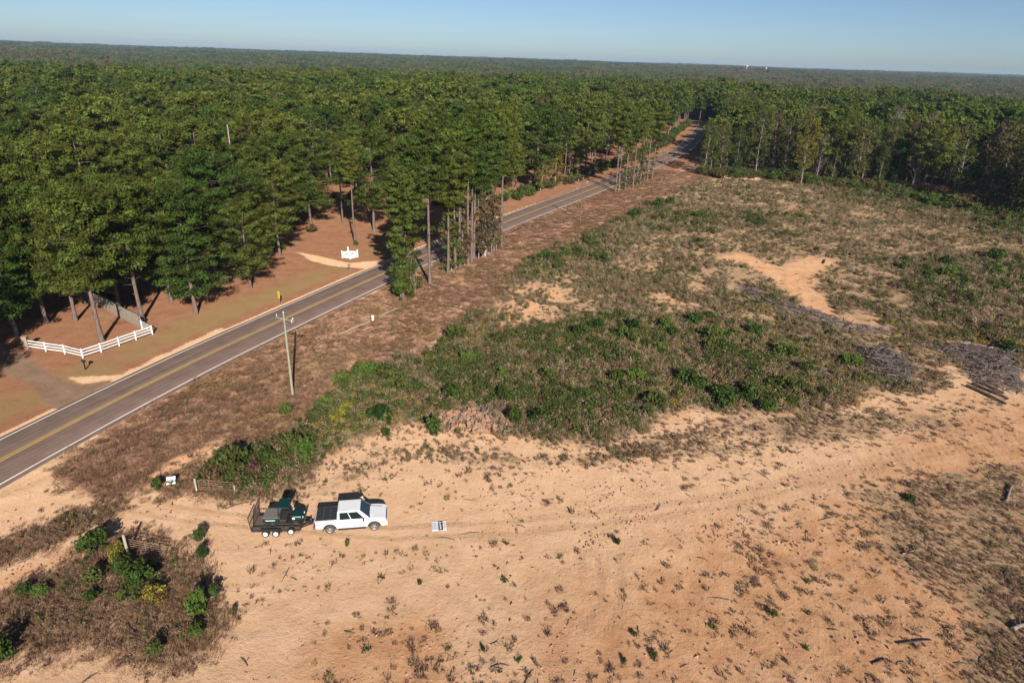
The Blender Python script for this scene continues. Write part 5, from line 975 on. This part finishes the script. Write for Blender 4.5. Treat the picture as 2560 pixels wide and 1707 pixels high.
# ------------------------------------------------------------------ green utility vehicle riding on the trailer
uo = ta + np.array([math.cos(TT), math.sin(TT)]) * .06
uv = empty('utility_vehicle', (uo[0], uo[1], DZ), TT); tag(uv, 'dark green open utility vehicle with roof and cargo bed loaded on the trailer', 'utility vehicle')
MB().box((.85, 0, .36), (2.9, 1.1, .14)).build('chassis', BLACK_P, uv)
for s in (-1, 1):
    for x in (.0, 1.86): wheel(uv, (x, s * .56, .30), .30, .24, RUBBER, STEEL_D, 0, s)
cb_ = MB(); cb_.box((-.06, 0, .70), (1.26, 1.32, .40)); cb_.build('cargo_bed', GREEN_P, uv, bevel=.03); MB().box((-.06, 0, .935), (1.30, 1.34, .06)).build('bed_cover', COVER, uv, bevel=.02); MB().box((-.1, -.675, .72), (.75, .02, .06)).build('bed_trim', DECAL_W, uv)
MB().box((.86, 0, .60), (.52, 1.24, .22)).build('seat', SEAT, uv, bevel=.05); MB().box((.62, 0, .90), (.14, 1.2, .46)).build('backrest', SEAT, uv, bevel=.05); MB().box((1.2, 0, .40), (.66, 1.2, .05)).build('floor', BLACK_P, uv)
rb = MB()
for s in (-1, 1):
    rb.tube([(.52, s * .62, .5), (.55, s * .60, 1.80), (.62, s * .58, 1.86), (1.40, s * .58, 1.86), (1.50, s * .60, 1.70), (1.62, s * .62, .92)], .026, 6)
    rb.tube([(.52, s * .64, .62), (1.05, s * .66, .66), (1.15, s * .66, .45)], .02, 6)
rb.tube([(.6, -.58, 1.84), (.6, .58, 1.84)], .026, 6); rb.tube([(1.44, -.58, 1.80), (1.44, .58, 1.80)], .026, 6); rb.build('roll_cage', BLACK_P, uv)
MB().hexa([(.44, -.66, 1.87), (1.48, -.66, 1.85), (1.48, .66, 1.85), (.44, .66, 1.87)], [(.50, -.58, 1.95), (1.40, -.58, 1.93), (1.40, .58, 1.93), (.50, .58, 1.95)]).build('roof', GREEN_P, uv, bevel=.03)
MB().hexa([(1.50, -.58, .50), (2.42, -.46, .50), (2.42, .46, .50), (1.50, .58, .50)], [(1.52, -.56, 1.02), (2.30, -.40, .86), (2.30, .40, .86), (1.52, .56, 1.02)]).build('hood', GREEN_P, uv, bevel=.07)
MB().box((1.54, 0, 1.0), (.16, 1.12, .12)).build('dashboard', BLACK_P, uv, bevel=.03); sw = MB(); A_ = [(1.36 + .06 * math.sin(q), .3 + .17 * math.cos(q), 1.06 + .15 * math.sin(q)) for q in np.linspace(0, 6.283, 17)]; sw.tube(A_, .016, 6, cap=False); sw.tube([(1.36, .3, 1.06), (1.5, .3, .98)], .02, 6); sw.build('steering_wheel', BLACK_P, uv)
for s in (-1, 1):
    f = MB(); A = arc(1.86, .30, .40, 5, 175, 8); Bq = arc(1.86, .30, .36, 5, 175, 8)
    for i in range(8): f.hexa([(A[i][0], s * .40, A[i][1]), (A[i + 1][0], s * .40, A[i + 1][1]), (Bq[i + 1][0], s * .40, Bq[i + 1][1]), (Bq[i][0], s * .40, Bq[i][1])], [(p[0], s * .71, p[1]) for p in (A[i], A[i + 1], Bq[i + 1], Bq[i])])
    f.build('fender', GREEN_P if s > 0 else BLACK_P, uv)
    hl = MB(); hl.lathe([(0, .03), (.08, .03), (.09, -.02)], 14, 'x', (2.40, s * .30, .74)); hl.build('headlight', LAMP_C, uv)
bg = MB(); bg.tube([(2.50, -.45, .42), (2.54, -.45, .86), (2.54, .45, .86), (2.50, .45, .42)], .026, 6); bg.tube([(2.52, -.45, .62), (2.52, .45, .62)], .022, 6); bg.tube([(2.54, -.15, .86), (2.50, -.15, .40)], .02, 6); bg.tube([(2.54, .15, .86), (2.50, .15, .40)], .02, 6); bg.build('brush_guard', STEEL_D, uv)
MB().box((1.72, -.575, .80), (.20, .02, .16)).build('decal', DECAL_W, uv); MB().box((1.56, .34, 1.09), (.10, .24, .04)).build('glass_glint', LAMP_C, uv)  # last pale glossy block stands in for a white glint on the glass

# ------------------------------------------------------------------ person behind the truck
SKIN = solid('skin', (0.46, 0.27, 0.20), .6); SHIRT = solid('light_shirt', (0.66, 0.60, 0.60), .8, noise=.1); TROUS = solid('dark_trousers', (0.05, 0.055, 0.07), .85); SHOE = solid('brown_boots', (0.10, 0.06, 0.04), .7); CAP = solid('pale_pink_cap', (0.60, 0.44, 0.50), .8)
def person(loc, rz, label):
    root = empty('person', loc, rz)               # faces +x
    J = {'pel': (0, 0, .95, .155, .12), 'belly': (.01, 0, 1.08, .16, .125), 'chest': (.05, 0, 1.30, .175, .125), 'neck0': (.08, 0, 1.45, .075, .075), 'neck': (.11, 0, 1.52, .058, .058), 'jaw': (.155, 0, 1.585, .075, .08), 'head': (.15, 0, 1.655, .088, .098), 'top': (.135, 0, 1.725, .06, .07)}
    E = [('pel', 'belly'), ('belly', 'chest'), ('chest', 'neck0'), ('neck0', 'neck'), ('neck', 'jaw'), ('jaw', 'head'), ('head', 'top')]
    for s, k in ((1, 'l'), (-1, 'r')):
        J.update({k + 'sh': (.06, s * .185, 1.40, .07, .07), k + 'el': (.10, s * .25, 1.12, .048, .05), k + 'wr': (.33, s * .12, 1.08, .03, .033), k + 'ha': (.40, s * .075, 1.09, .024, .04), k + 'hip': (0, s * .095, .86, .10, .10), k + 'kn': (.03, s * .11, .48, .066, .068), k + 'an': (-.02, s * .12, .10, .045, .045), k + 'he': (-.03, s * .12, .05, .04, .045), k + 'to': (.17, s * .135, .035, .042, .03)})
        E += [('chest', k + 'sh'), (k + 'sh', k + 'el'), (k + 'el', k + 'wr'), (k + 'wr', k + 'ha'), ('pel', k + 'hip'), (k + 'hip', k + 'kn'), (k + 'kn', k + 'an'), (k + 'an', k + 'he'), (k + 'he', k + 'to')]
        for q, (dy, dz, L) in enumerate(((.030, .02, .080), (.012, .028, .092), (-.006, .028, .088), (-.022, .02, .07))):
            a = (.42, s * (.075 + dy * .6), 1.09 + dz * .5); J.update({k + 'f%da' % q: (.425, s * (.07 + dy * .7), 1.095 + dz * .4, .0085, .0085), k + 'f%db' % q: (.425 + L * .6, s * (.065 + dy * .7), 1.10 + dz * .4, .008, .008), k + 'f%dc' % q: (.425 + L * .8, s * (.055 + dy * .6), 1.075 + dz * .3, .007, .007)})
            E += [(k + 'ha', k + 'f%da' % q), (k + 'f%da' % q, k + 'f%db' % q), (k + 'f%db' % q, k + 'f%dc' % q)]
        J.update({k + 't0': (.385, s * .045, 1.115, .010, .010), k + 't1': (.42, s * .025, 1.13, .009, .009)}); E += [(k + 'wr', k + 't0'), (k + 't0', k + 't1')]
    keys = list(J); ix = {k: i for i, k in enumerate(keys)}; me = bpy.data.meshes.new('person_body'); me.from_pydata([J[k][:3] for k in keys], [(ix[a], ix[b]) for a, b in E], [])
    o = bpy.data.objects.new('person_body', me); COL.objects.link(o); m = o.modifiers.new('skin', 'SKIN'); m.branch_smoothing = .4
    for i, k in enumerate(keys):
        sv = me.skin_vertices[0].data[i]; sv.radius = J[k][3:5]; sv.use_root = (k == 'pel')
    s2 = o.modifiers.new('sub', 'SUBSURF'); s2.levels = 2; s2.render_levels = 2
    ev = o.evaluated_get(bpy.context.evaluated_depsgraph_get()); bmesh_ = bpy.data.meshes.new_from_object(ev); bpy.data.objects.remove(o)
    bmesh_.materials.clear(); [bmesh_.materials.append(q) for q in (SKIN, SHIRT, TROUS, SHOE)]
    for p in bmesh_.polygons:
        c = p.center; p.use_smooth = True; p.material_index = 0 if (c.z > 1.47 or (c.x > .24 and c.z > 1.0)) else (1 if c.z > .97 or abs(c.y) > .2 and c.z > .95 else (2 if c.z > .10 else 3))
    link_mesh('body', bmesh_, root)
    cp = MB(); cp.lathe([(.100, 1.665), (.104, 1.70), (.092, 1.745), (.055, 1.775), (0, 1.782)], 18, 'z', (.14, 0, 0)); cp.hexa([(.22, -.075, 1.672), (.335, -.05, 1.652), (.335, .05, 1.652), (.22, .075, 1.672)], [(.22, -.075, 1.684), (.335, -.05, 1.662), (.335, .05, 1.662), (.22, .075, 1.684)]); cp.build('cap', CAP, root)
    fc = MB()
    for s in (-1, 1): fc.lathe([(0, .012), (.012, .009), (.014, 0)], 8, 'x', (.232, s * .034, 1.652)); fc.lathe([(0, -.012), (.022, -.008), (.026, .006), (0, .01)], 8, 'y', (.145, s * .095, 1.645))
    fc.hexa([(.225, -.016, 1.612), (.262, -.010, 1.615), (.262, .010, 1.615), (.225, .016, 1.612)], [(.228, -.008, 1.655), (.236, -.006, 1.655), (.236, .006, 1.655), (.228, .008, 1.655)]); fc.box((.228, 0, 1.585), (.012, .05, .010)); fc.build('face', SKIN, root)
    return tag(root, label, 'person')
tl = lambda lx, ly: np.array([ra[0], ra[1]]) + np.array([math.cos(TH), math.sin(TH)]) * lx + nrm * ly
q = tl(2.66, 1.33); person((q[0], q[1], 0), TH + R(170), 'person in a light shirt and pale cap standing behind the white pickup')
rc = MB(); rc.box((0, 0, 0), (.11, .19, .045)); q2 = np.array([q[0], q[1]]) + np.array([math.cos(TH + R(170)), math.sin(TH + R(170))]) * .46
ct = rc.build('remote_controller', BLACK_P, None, bevel=.01, loc=(q2[0], q2[1], 1.135)); ct.rotation_euler = (0, R(-12), TH + R(170)); tag(ct, 'small dark remote controller held by the person behind the truck', 'remote controller')

# ------------------------------------------------------------------ signs
def sale_sign(name, loc, rx, rz, w, h, label, posts=0):
    """board lying in its own xy plane: bands run along y"""
    o = empty(name, loc, rz); o.rotation_euler = (rx, 0, rz); MB().box((0, 0, .015), (w, h, .03)).build('board', SIGN_W, o)
    t = .034; MB().box((.11 * w, 0, t), (.32 * w, h * .985, .006)).build('dark_band', SIGN_D, o)
    tx = MB()                                   # rows of small print, running along the band
    for r_, (x0, s, wd) in enumerate(((-.43, .80, .05), (-.33, .66, .07), (-.215, .84, .06), (-.115, .60, .035), (.345, .78, .045), (.425, .5, .04))):
        y = -s / 2; rn = random.Random(r_)
        while y < s / 2 - .03:
            L = .03 + .07 * rn.random(); tx.box(((x0) * w, (y + L / 2) * h, t), (wd * w, L * h, .006)); y += L + .02
    tx.build('print', SIGN_T, o)
    lg = MB(); lg.bar((-.01 * w, .43 * h, t + .006), (.20 * w, .36 * h, t + .006), .045 * w, .005); lg.bar((-.01 * w, .25 * h, t + .006), (.20 * w, .36 * h, t + .006), .045 * w, .005); lg.bar((.05 * w, .40 * h, t + .006), (.05 * w, .28 * h, t + .006), .03 * w, .005)
    for i in range(5): lg.box((.10 * w, (.13 - .115 * i) * h, t + .006), (.10 * w, .085 * h, .005))
    lg.build('logo', SIGN_W, o); MB().box((.225 * w, -.12 * h, t + .006), (.05 * w, .6 * h, .004)).build('green_print', SIGN_G, o)
    if posts:
        for s in (-1, 1):
            pm = MB(); pm.bar((s * w * .42, h * .3, .0), (s * w * .42, -h * .9, -.02), .07); pm.build('post', PALE_WOOD, o)
    return tag(o, label, 'sign')
sale_sign('sign_board', (-5.57, 43.97, .02), 0, R(9), 1.2, 1.18, 'white sign board with dark band lying flat on sand ahead of the truck')
s2 = sale_sign('sign_board', (-29.85, 48.15, .62), 0, 0, .72, .72, 'white sign board with a dark stripe tilted beside the entrance track')
s2.rotation_euler = Matrix.Rotation(R(62), 3, 'Z').to_4x4().to_euler(); s2.rotation_euler = (Matrix.Rotation(R(200), 4, 'Z') @ Matrix.Rotation(R(-38), 4, 'X') @ Matrix.Rotation(R(90), 4, 'Z')).to_euler()
for sx in (-.35, .35):
    pm = MB(); pm.bar((.24, sx * .8, 0), (.24, sx * .8, -.75), .06); pm.build('post', PALE_WOOD, s2)
ys = empty('road_sign', (*at(700, 761)[:2], 0), R(-40)); tag(ys, 'yellow road sign on a pale post beside the far edge of the road', 'sign')
MB().bar((0, 0, 0), (0, 0, 2.15), .07, .05).build('post', GALV, ys); MB().box((0, -.04, 1.84), (.62, .012, .58)).build('panel', YEL, ys, bevel=.004); MB().box((0, -.04, 1.27), (.60, .012, .50)).build('panel', YEL, ys, bevel=.004)
mk = MB(); mk.bar((-.12, -.05, 1.30), (.12, -.05, 1.30), .008, .05); mk.bar((-.10, -.05, 1.72), (.10, -.05, 1.72), .008, .06); mk.bar((0, -.05, 1.72), (0, -.05, 1.95), .06, .008); mk.build('marking', SIGN_D, ys)

# ------------------------------------------------------------------ fences, mailboxes, posts on the left
fence = empty('rail_fence', (-53.24, 73.34, 0)); tag(fence, 'white three-rail fence bent around the corner of the pine yard', 'fence'); F0 = np.array([-53.24, 73.34])
FP = [(-61.45, 75.6), (-58.99, 75.55 - .35), (-56.18, 74.43), (-53.24, 73.34), (-52.07, 75.25), (-50.97, 77.35), (-49.9, 79.42), (-48.76, 81.44), (-51.12, 83.23)]; FP[1] = (-58.95, 75.0)
for i, p in enumerate(FP):
    if i: MB().box((p[0] - F0[0], p[1] - F0[1], .66), (.14, .14, 1.32)).build('post', WHITE_F, fence, bevel=.012)
    if i:
        for z in (.38, .76, 1.14): MB().bar((FP[i - 1][0] - F0[0], FP[i - 1][1] - F0[1], z), (p[0] - F0[0], p[1] - F0[1], z), .045, .14).build('rail', WHITE_F, fence)
pil = empty('stone_pillar', (-61.75, 75.62, 0), R(12)); tag(pil, 'square tan stone pillar at the left end of the white fence', 'pillar'); MB().box((0, 0, .82), (.55, .55, 1.64)).build('shaft', STONE, pil, bevel=.02); MB().box((0, 0, 1.69), (.68, .68, .10)).build('cap', STONE, pil, bevel=.02)
BF = [(-51.25, 83.45), (-55.2, 86.3), (-59.0, 89.2), (-70, 97), (-88, 110), (-98, 117)]; bf = empty('board_fence', (-51.25, 83.45, 0)); tag(bf, 'weathered grey board privacy fence running back into the pines', 'fence'); bd = MB().box((0, 0, .93), (.205, .022, 1.86)); bme = None
for a, b in zip(BF[:-1], BF[1:]):
    a, b = np.array(a), np.array(b); L = np.linalg.norm(b - a); n = int(L / .22); ang = math.atan2(b[1] - a[1], b[0] - a[0])
    for i in range(n):
        q = a + (b - a) * (i + .5) / n - np.array([-51.25, 83.45])
        if bme is None: o = bd.build('board', GREY_B, bf); bme = o.data
        else: o = link_mesh('board', bme, bf)
        o.location = (q[0], q[1], -.03 + .04 * random.random()); o.rotation_euler = (random.gauss(0, .015), random.gauss(0, .01), ang)
    for z in (.45, 1.45): 
        d = (b - a) / L; nn = np.array([-d[1], d[0]]) * .035; q0, q1 = a - np.array([-51.25, 83.45]) + nn, b - np.array([-51.25, 83.45]) + nn; MB().bar((*q0, z), (*q1, z), .04, .09).build('rail', GREY_B, bf)
def mailbox(x, y, rz, mat, label, h=1.05):
    o = empty('mailbox', (*at(x, y)[:2], 0), rz); MB().box((0, 0, h / 2), (.11, .11, h)).build('post', mat, o); b = MB(); pr_ = [(-.11, 0), (.11, 0), (.11, .13)] + [(.11 * math.cos(R(a)), .13 + .11 * math.sin(R(a))) for a in range(20, 180, 20)] + [(-.11, .13)]; b.prism([(p[0], p[1] + h) for p in pr_], -.28, .28); b.build('box', mat, o)
    MB().box((.125, -.05, h + .2), (.012, .03, .16)).build('flag', RED_L if mat is not IRON else IRON, o); MB().bar((0, 0, h - .3), (0, .24, h - .02), .05).build('brace', mat, o); return tag(o, label, 'mailbox')
mailbox(214, 924, R(70), IRON, 'black mailbox on a post in front of the white fence corner'); mailbox(873, 678, R(-25), solid('grey_mailbox', (.20, .19, .19), .5), 'grey mailbox beside the sandy driveway below the white sign fence')
vf = empty('corner_fence', (-31.04, 119.71, 0)); tag(vf, 'small white V-shaped ornamental corner fence beside the sandy driveway', 'fence'); V0 = np.array([-31.04, 119.71]); VL, VR_, VC = np.array([-32.75, 120.35]) - V0, np.array([-30.0, 121.1]) - V0, np.array([-31.75, 121.1]) - V0
for p, h in ((VL, 1.35), (VR_, 1.45), (np.zeros(2), 1.0), (VC, 1.95)):
    MB().box((p[0], p[1], h / 2), (.20, .20, h)).build('post', WHITE_F, vf, bevel=.01); MB().box((p[0], p[1], h + .04), (.27, .27, .07)).build('post_cap', WHITE_F, vf)
for e in (VL, VR_):
    for z in (.22, .72): MB().bar((0, 0, z), (e[0], e[1], z), .05, .10).build('rail', WHITE_F, vf)
    n = 10; ang = math.atan2(e[1], e[0])
    for i in range(n):
        q = e * (i + .7) / (n + .4); hh = .92 - .18 * math.sin(math.pi * (i + .5) / n); k = MB().box((0, 0, hh / 2 + .05), (.115, .025, hh)).build('picket', WHITE_F, vf, loc=(q[0], q[1], 0)); k.rotation_euler = (0, 0, ang)
b = MB(); b.bar((*VL, .95), (*VC, .95), .04, .5); b.bar((*VC, .95), (*VR_, .95), .04, .5); b.build('name_board', WHITE_F, vf)
ped = empty('marker_pedestal', (*at(932, 801)[:2], 0), R(20)); tag(ped, 'small white utility pedestal standing in the verge grass', 'pedestal'); MB().box((0, 0, .36), (.32, .30, .72)).build('housing', WHITE_F, ped, bevel=.02); MB().box((0, 0, .76), (.36, .34, .08)).build('cap', WHITE_F, ped, bevel=.03)

# ------------------------------------------------------------------ utility poles and wires
LD = math.atan2(157.1 - 65.86, 15.5 + 24.77)
POLE_DARK = barkmat('dark_pole', (0.13, 0.085, 0.06), (0.22, 0.15, 0.11))  # darker brown wood for the two farther poles
def pole(loc, h, label, arm=True, wood=None):
    wood = wood or WOOD_POLE
    o = empty('utility_pole', (loc[0], loc[1], 0), LD); m = MB(); m.tube([(0, 0, -.3), (0, 0, h * .5), (0, 0, h)], [.155, .13, .10], 12); m.build('shaft', wood, o); T = []
    if arm:
        z = h - .62; MB().box((.12, 0, z), (.10, 2.5, .12)).build('crossarm', wood, o)
        for s in (-1, 1): MB().bar((.13, s * .75, z), (.13, 0, z - .7), .03).build('brace', GALV, o)
        for y in (-1.12, .0, 1.12):
            zz = z + .06 if y else h; k = MB(); k.lathe([(.02, 0), (.03, .10), (.075, .14), (.05, .19), (.075, .23), (.05, .28), (.06, .31), (0, .33)], 12, 'z', (.12 if y else 0, y, zz)); k.build('insulator', PORC, o)
            T.append((.12 if y else 0, y, zz + .30))
        MB().tube([(.1, -.95, z - .25), (.1, -.95, z + .15)], .05, 8).build('cutout', PORC, o)
    tag(o, label, 'utility pole'); M = Matrix.Translation((loc[0], loc[1], 0)) @ Matrix.Rotation(LD, 4, 'Z'); return [M @ Vector(t) for t in T]
A1 = pole(at(731.8, 986), 9.8, 'nearest wooden utility pole with crossarm beside the verge'); A2 = pole(at(1450, 556), 10.2, 'second utility pole standing on the far verge', wood=POLE_DARK); A3 = pole(at(1652, 452), 9.6, 'farthest utility pole near the gap in the woods', wood=POLE_DARK)
LL = ['first', 'middle', 'last']
for a, b, nm in ((A1, A2, 'between the nearest and second poles'), (A2, A3, 'between the second and farthest poles')):
    for i, (p, q) in enumerate(zip(a, b)):
        w = MB(); w.tube([p.lerp(q, t) - Vector((0, 0, 4 * 1.1 * t * (1 - t))) for t in np.linspace(0, 1, 17)], .011, 5); k = w.build('power_line', WIRE); tag(k, '%s thin overhead wire strung %s' % (['left', 'middle', 'right'][2 - i], nm), 'wire', 'overhead wires')
BACK = [p - Vector((38 * 1.0, 86 * 1.0, 0)) for p in A1]
for i, (p, q) in enumerate(zip(A1, BACK)):
    w = MB(); w.tube([p.lerp(q, t) - Vector((0, 0, 4 * 1.1 * t * (1 - t))) for t in np.linspace(0, 1, 17)], .011, 5); k = w.build('power_line', WIRE); tag(k, '%s thin overhead wire running from the nearest pole out of frame' % ['left', 'middle', 'right'][2 - i], 'wire', 'overhead wires')

# ------------------------------------------------------------------ pipe gates at the old entrance
def pipe_gate(p0, p1, h, label, rails=6, post_h=1.7, far=False):
    p0, p1 = np.array(p0), np.array(p1); L = np.linalg.norm(p1 - p0); o = empty('pipe_gate', (p0[0], p0[1], 0), math.atan2(p1[1] - p0[1], p1[0] - p0[0])); tag(o, label, 'gate')
    for i in range(rails): MB().tube([(.12, 0, .22 + (h - .22) * i / (rails - 1)), (L, 0, .22 + (h - .22) * i / (rails - 1) - (.05 if i else 0))], .024, 7).build('rail', RUST, o)
    for x in ((.12, L * .5, L) if not far else (.12, L * .33, L * .66, L)): MB().tube([(x, 0, .2), (x, 0, h)], .026, 7).build('upright', GALV if abs(x - L * .5) < .01 else RUST, o)
    return o
pipe_gate((-29.1, 39.75), (-26.0, 39.2), 1.25, 'rusty six-rail pipe gate in the near brush island', 6)
pipe_gate((-27.3, 47.62), (-24.0, 47.50), 1.15, 'rusty pipe gate overgrown by shrubs on the far side of the entrance', 5, far=True)
def post(x, y, h, r, lean, label, mat=PALE_WOOD):
    o = empty('gate_post', (*at(x, y)[:2], 0)); m = MB(); m.tube([(0, 0, -.1), (lean[0] * h * .5, lean[1] * h * .5, h * .5), (lean[0] * h, lean[1] * h, h)], [r * 1.05, r, r * .95], 10); m.build('shaft', mat, o); c = MB(); c.lathe([(r * .98, 0), (r * .9, .04), (0, .06)], 10, 'z', (lean[0] * h, lean[1] * h, h)); c.build('top', WOOD_DARK, o); return tag(o, label, 'post')
post(322, 1391, 2.1, .105, (-.02, .02), 'pale wooden gate post at the near pipe gate'); post(492, 1227, 1.35, .09, (-.01, 0), 'pale wooden post at the left end of the far pipe gate'); post(588, 1233, 1.0, .07, (0, 0), 'short grey post at the right end of the far pipe gate')

# ------------------------------------------------------------------ far towers
TOWER_W = solid('tower_white', (0.5, 0.5, 0.5), .6); wt = empty('water_tower', (790, 2500, 0)); tag(wt, 'white ball-shaped water tower far away on the skyline', 'water tower'); k = MB(); k.lathe([(1.2, -10), (.9, 20), (1.5, 27)], 14, 'z'); k.build('stem', TOWER_W, wt); k = MB(); k.lathe([(0.05, 28.2)] + [(3.4 * math.sin(a), 31.6 - 3.4 * math.cos(a)) for a in np.linspace(.3, 2.95, 12)] + [(0, 35.0)], 20, 'z'); k.build('tank', TOWER_W, wt)
sp = empty('standpipe', (858, 2500, 0)); tag(sp, 'tall white cylindrical tank far away right of the water tower', 'tank'); k = MB(); k.lathe([(2.2, -10), (2.2, 30)], 20, 'z'); k.build('shell', TOWER_W, sp); k = MB(); k.lathe([(2.3, 30), (1.2, 30.6), (0, 30.8)], 20, 'z'); k.build('roof', GALV, sp)

# ------------------------------------------------------------------ haze
hm, hnt, hout = newmat('haze_air'); pv = hnt.nodes.new('ShaderNodeVolumePrincipled'); pv.inputs['Color'].default_value = (.55, .75, 1.0, 1); pv.inputs['Density'].default_value = 7.5e-5; pv.inputs['Anisotropy'].default_value = 0.0
hnt.links.new(pv.outputs[0], hout.inputs['Volume'])
hz = MB().box((0, 0, 11), (16400, 16400, 90)).build('haze', hm); tag(hz, 'thin bluish air haze over the whole landscape', 'haze', kind='stuff')
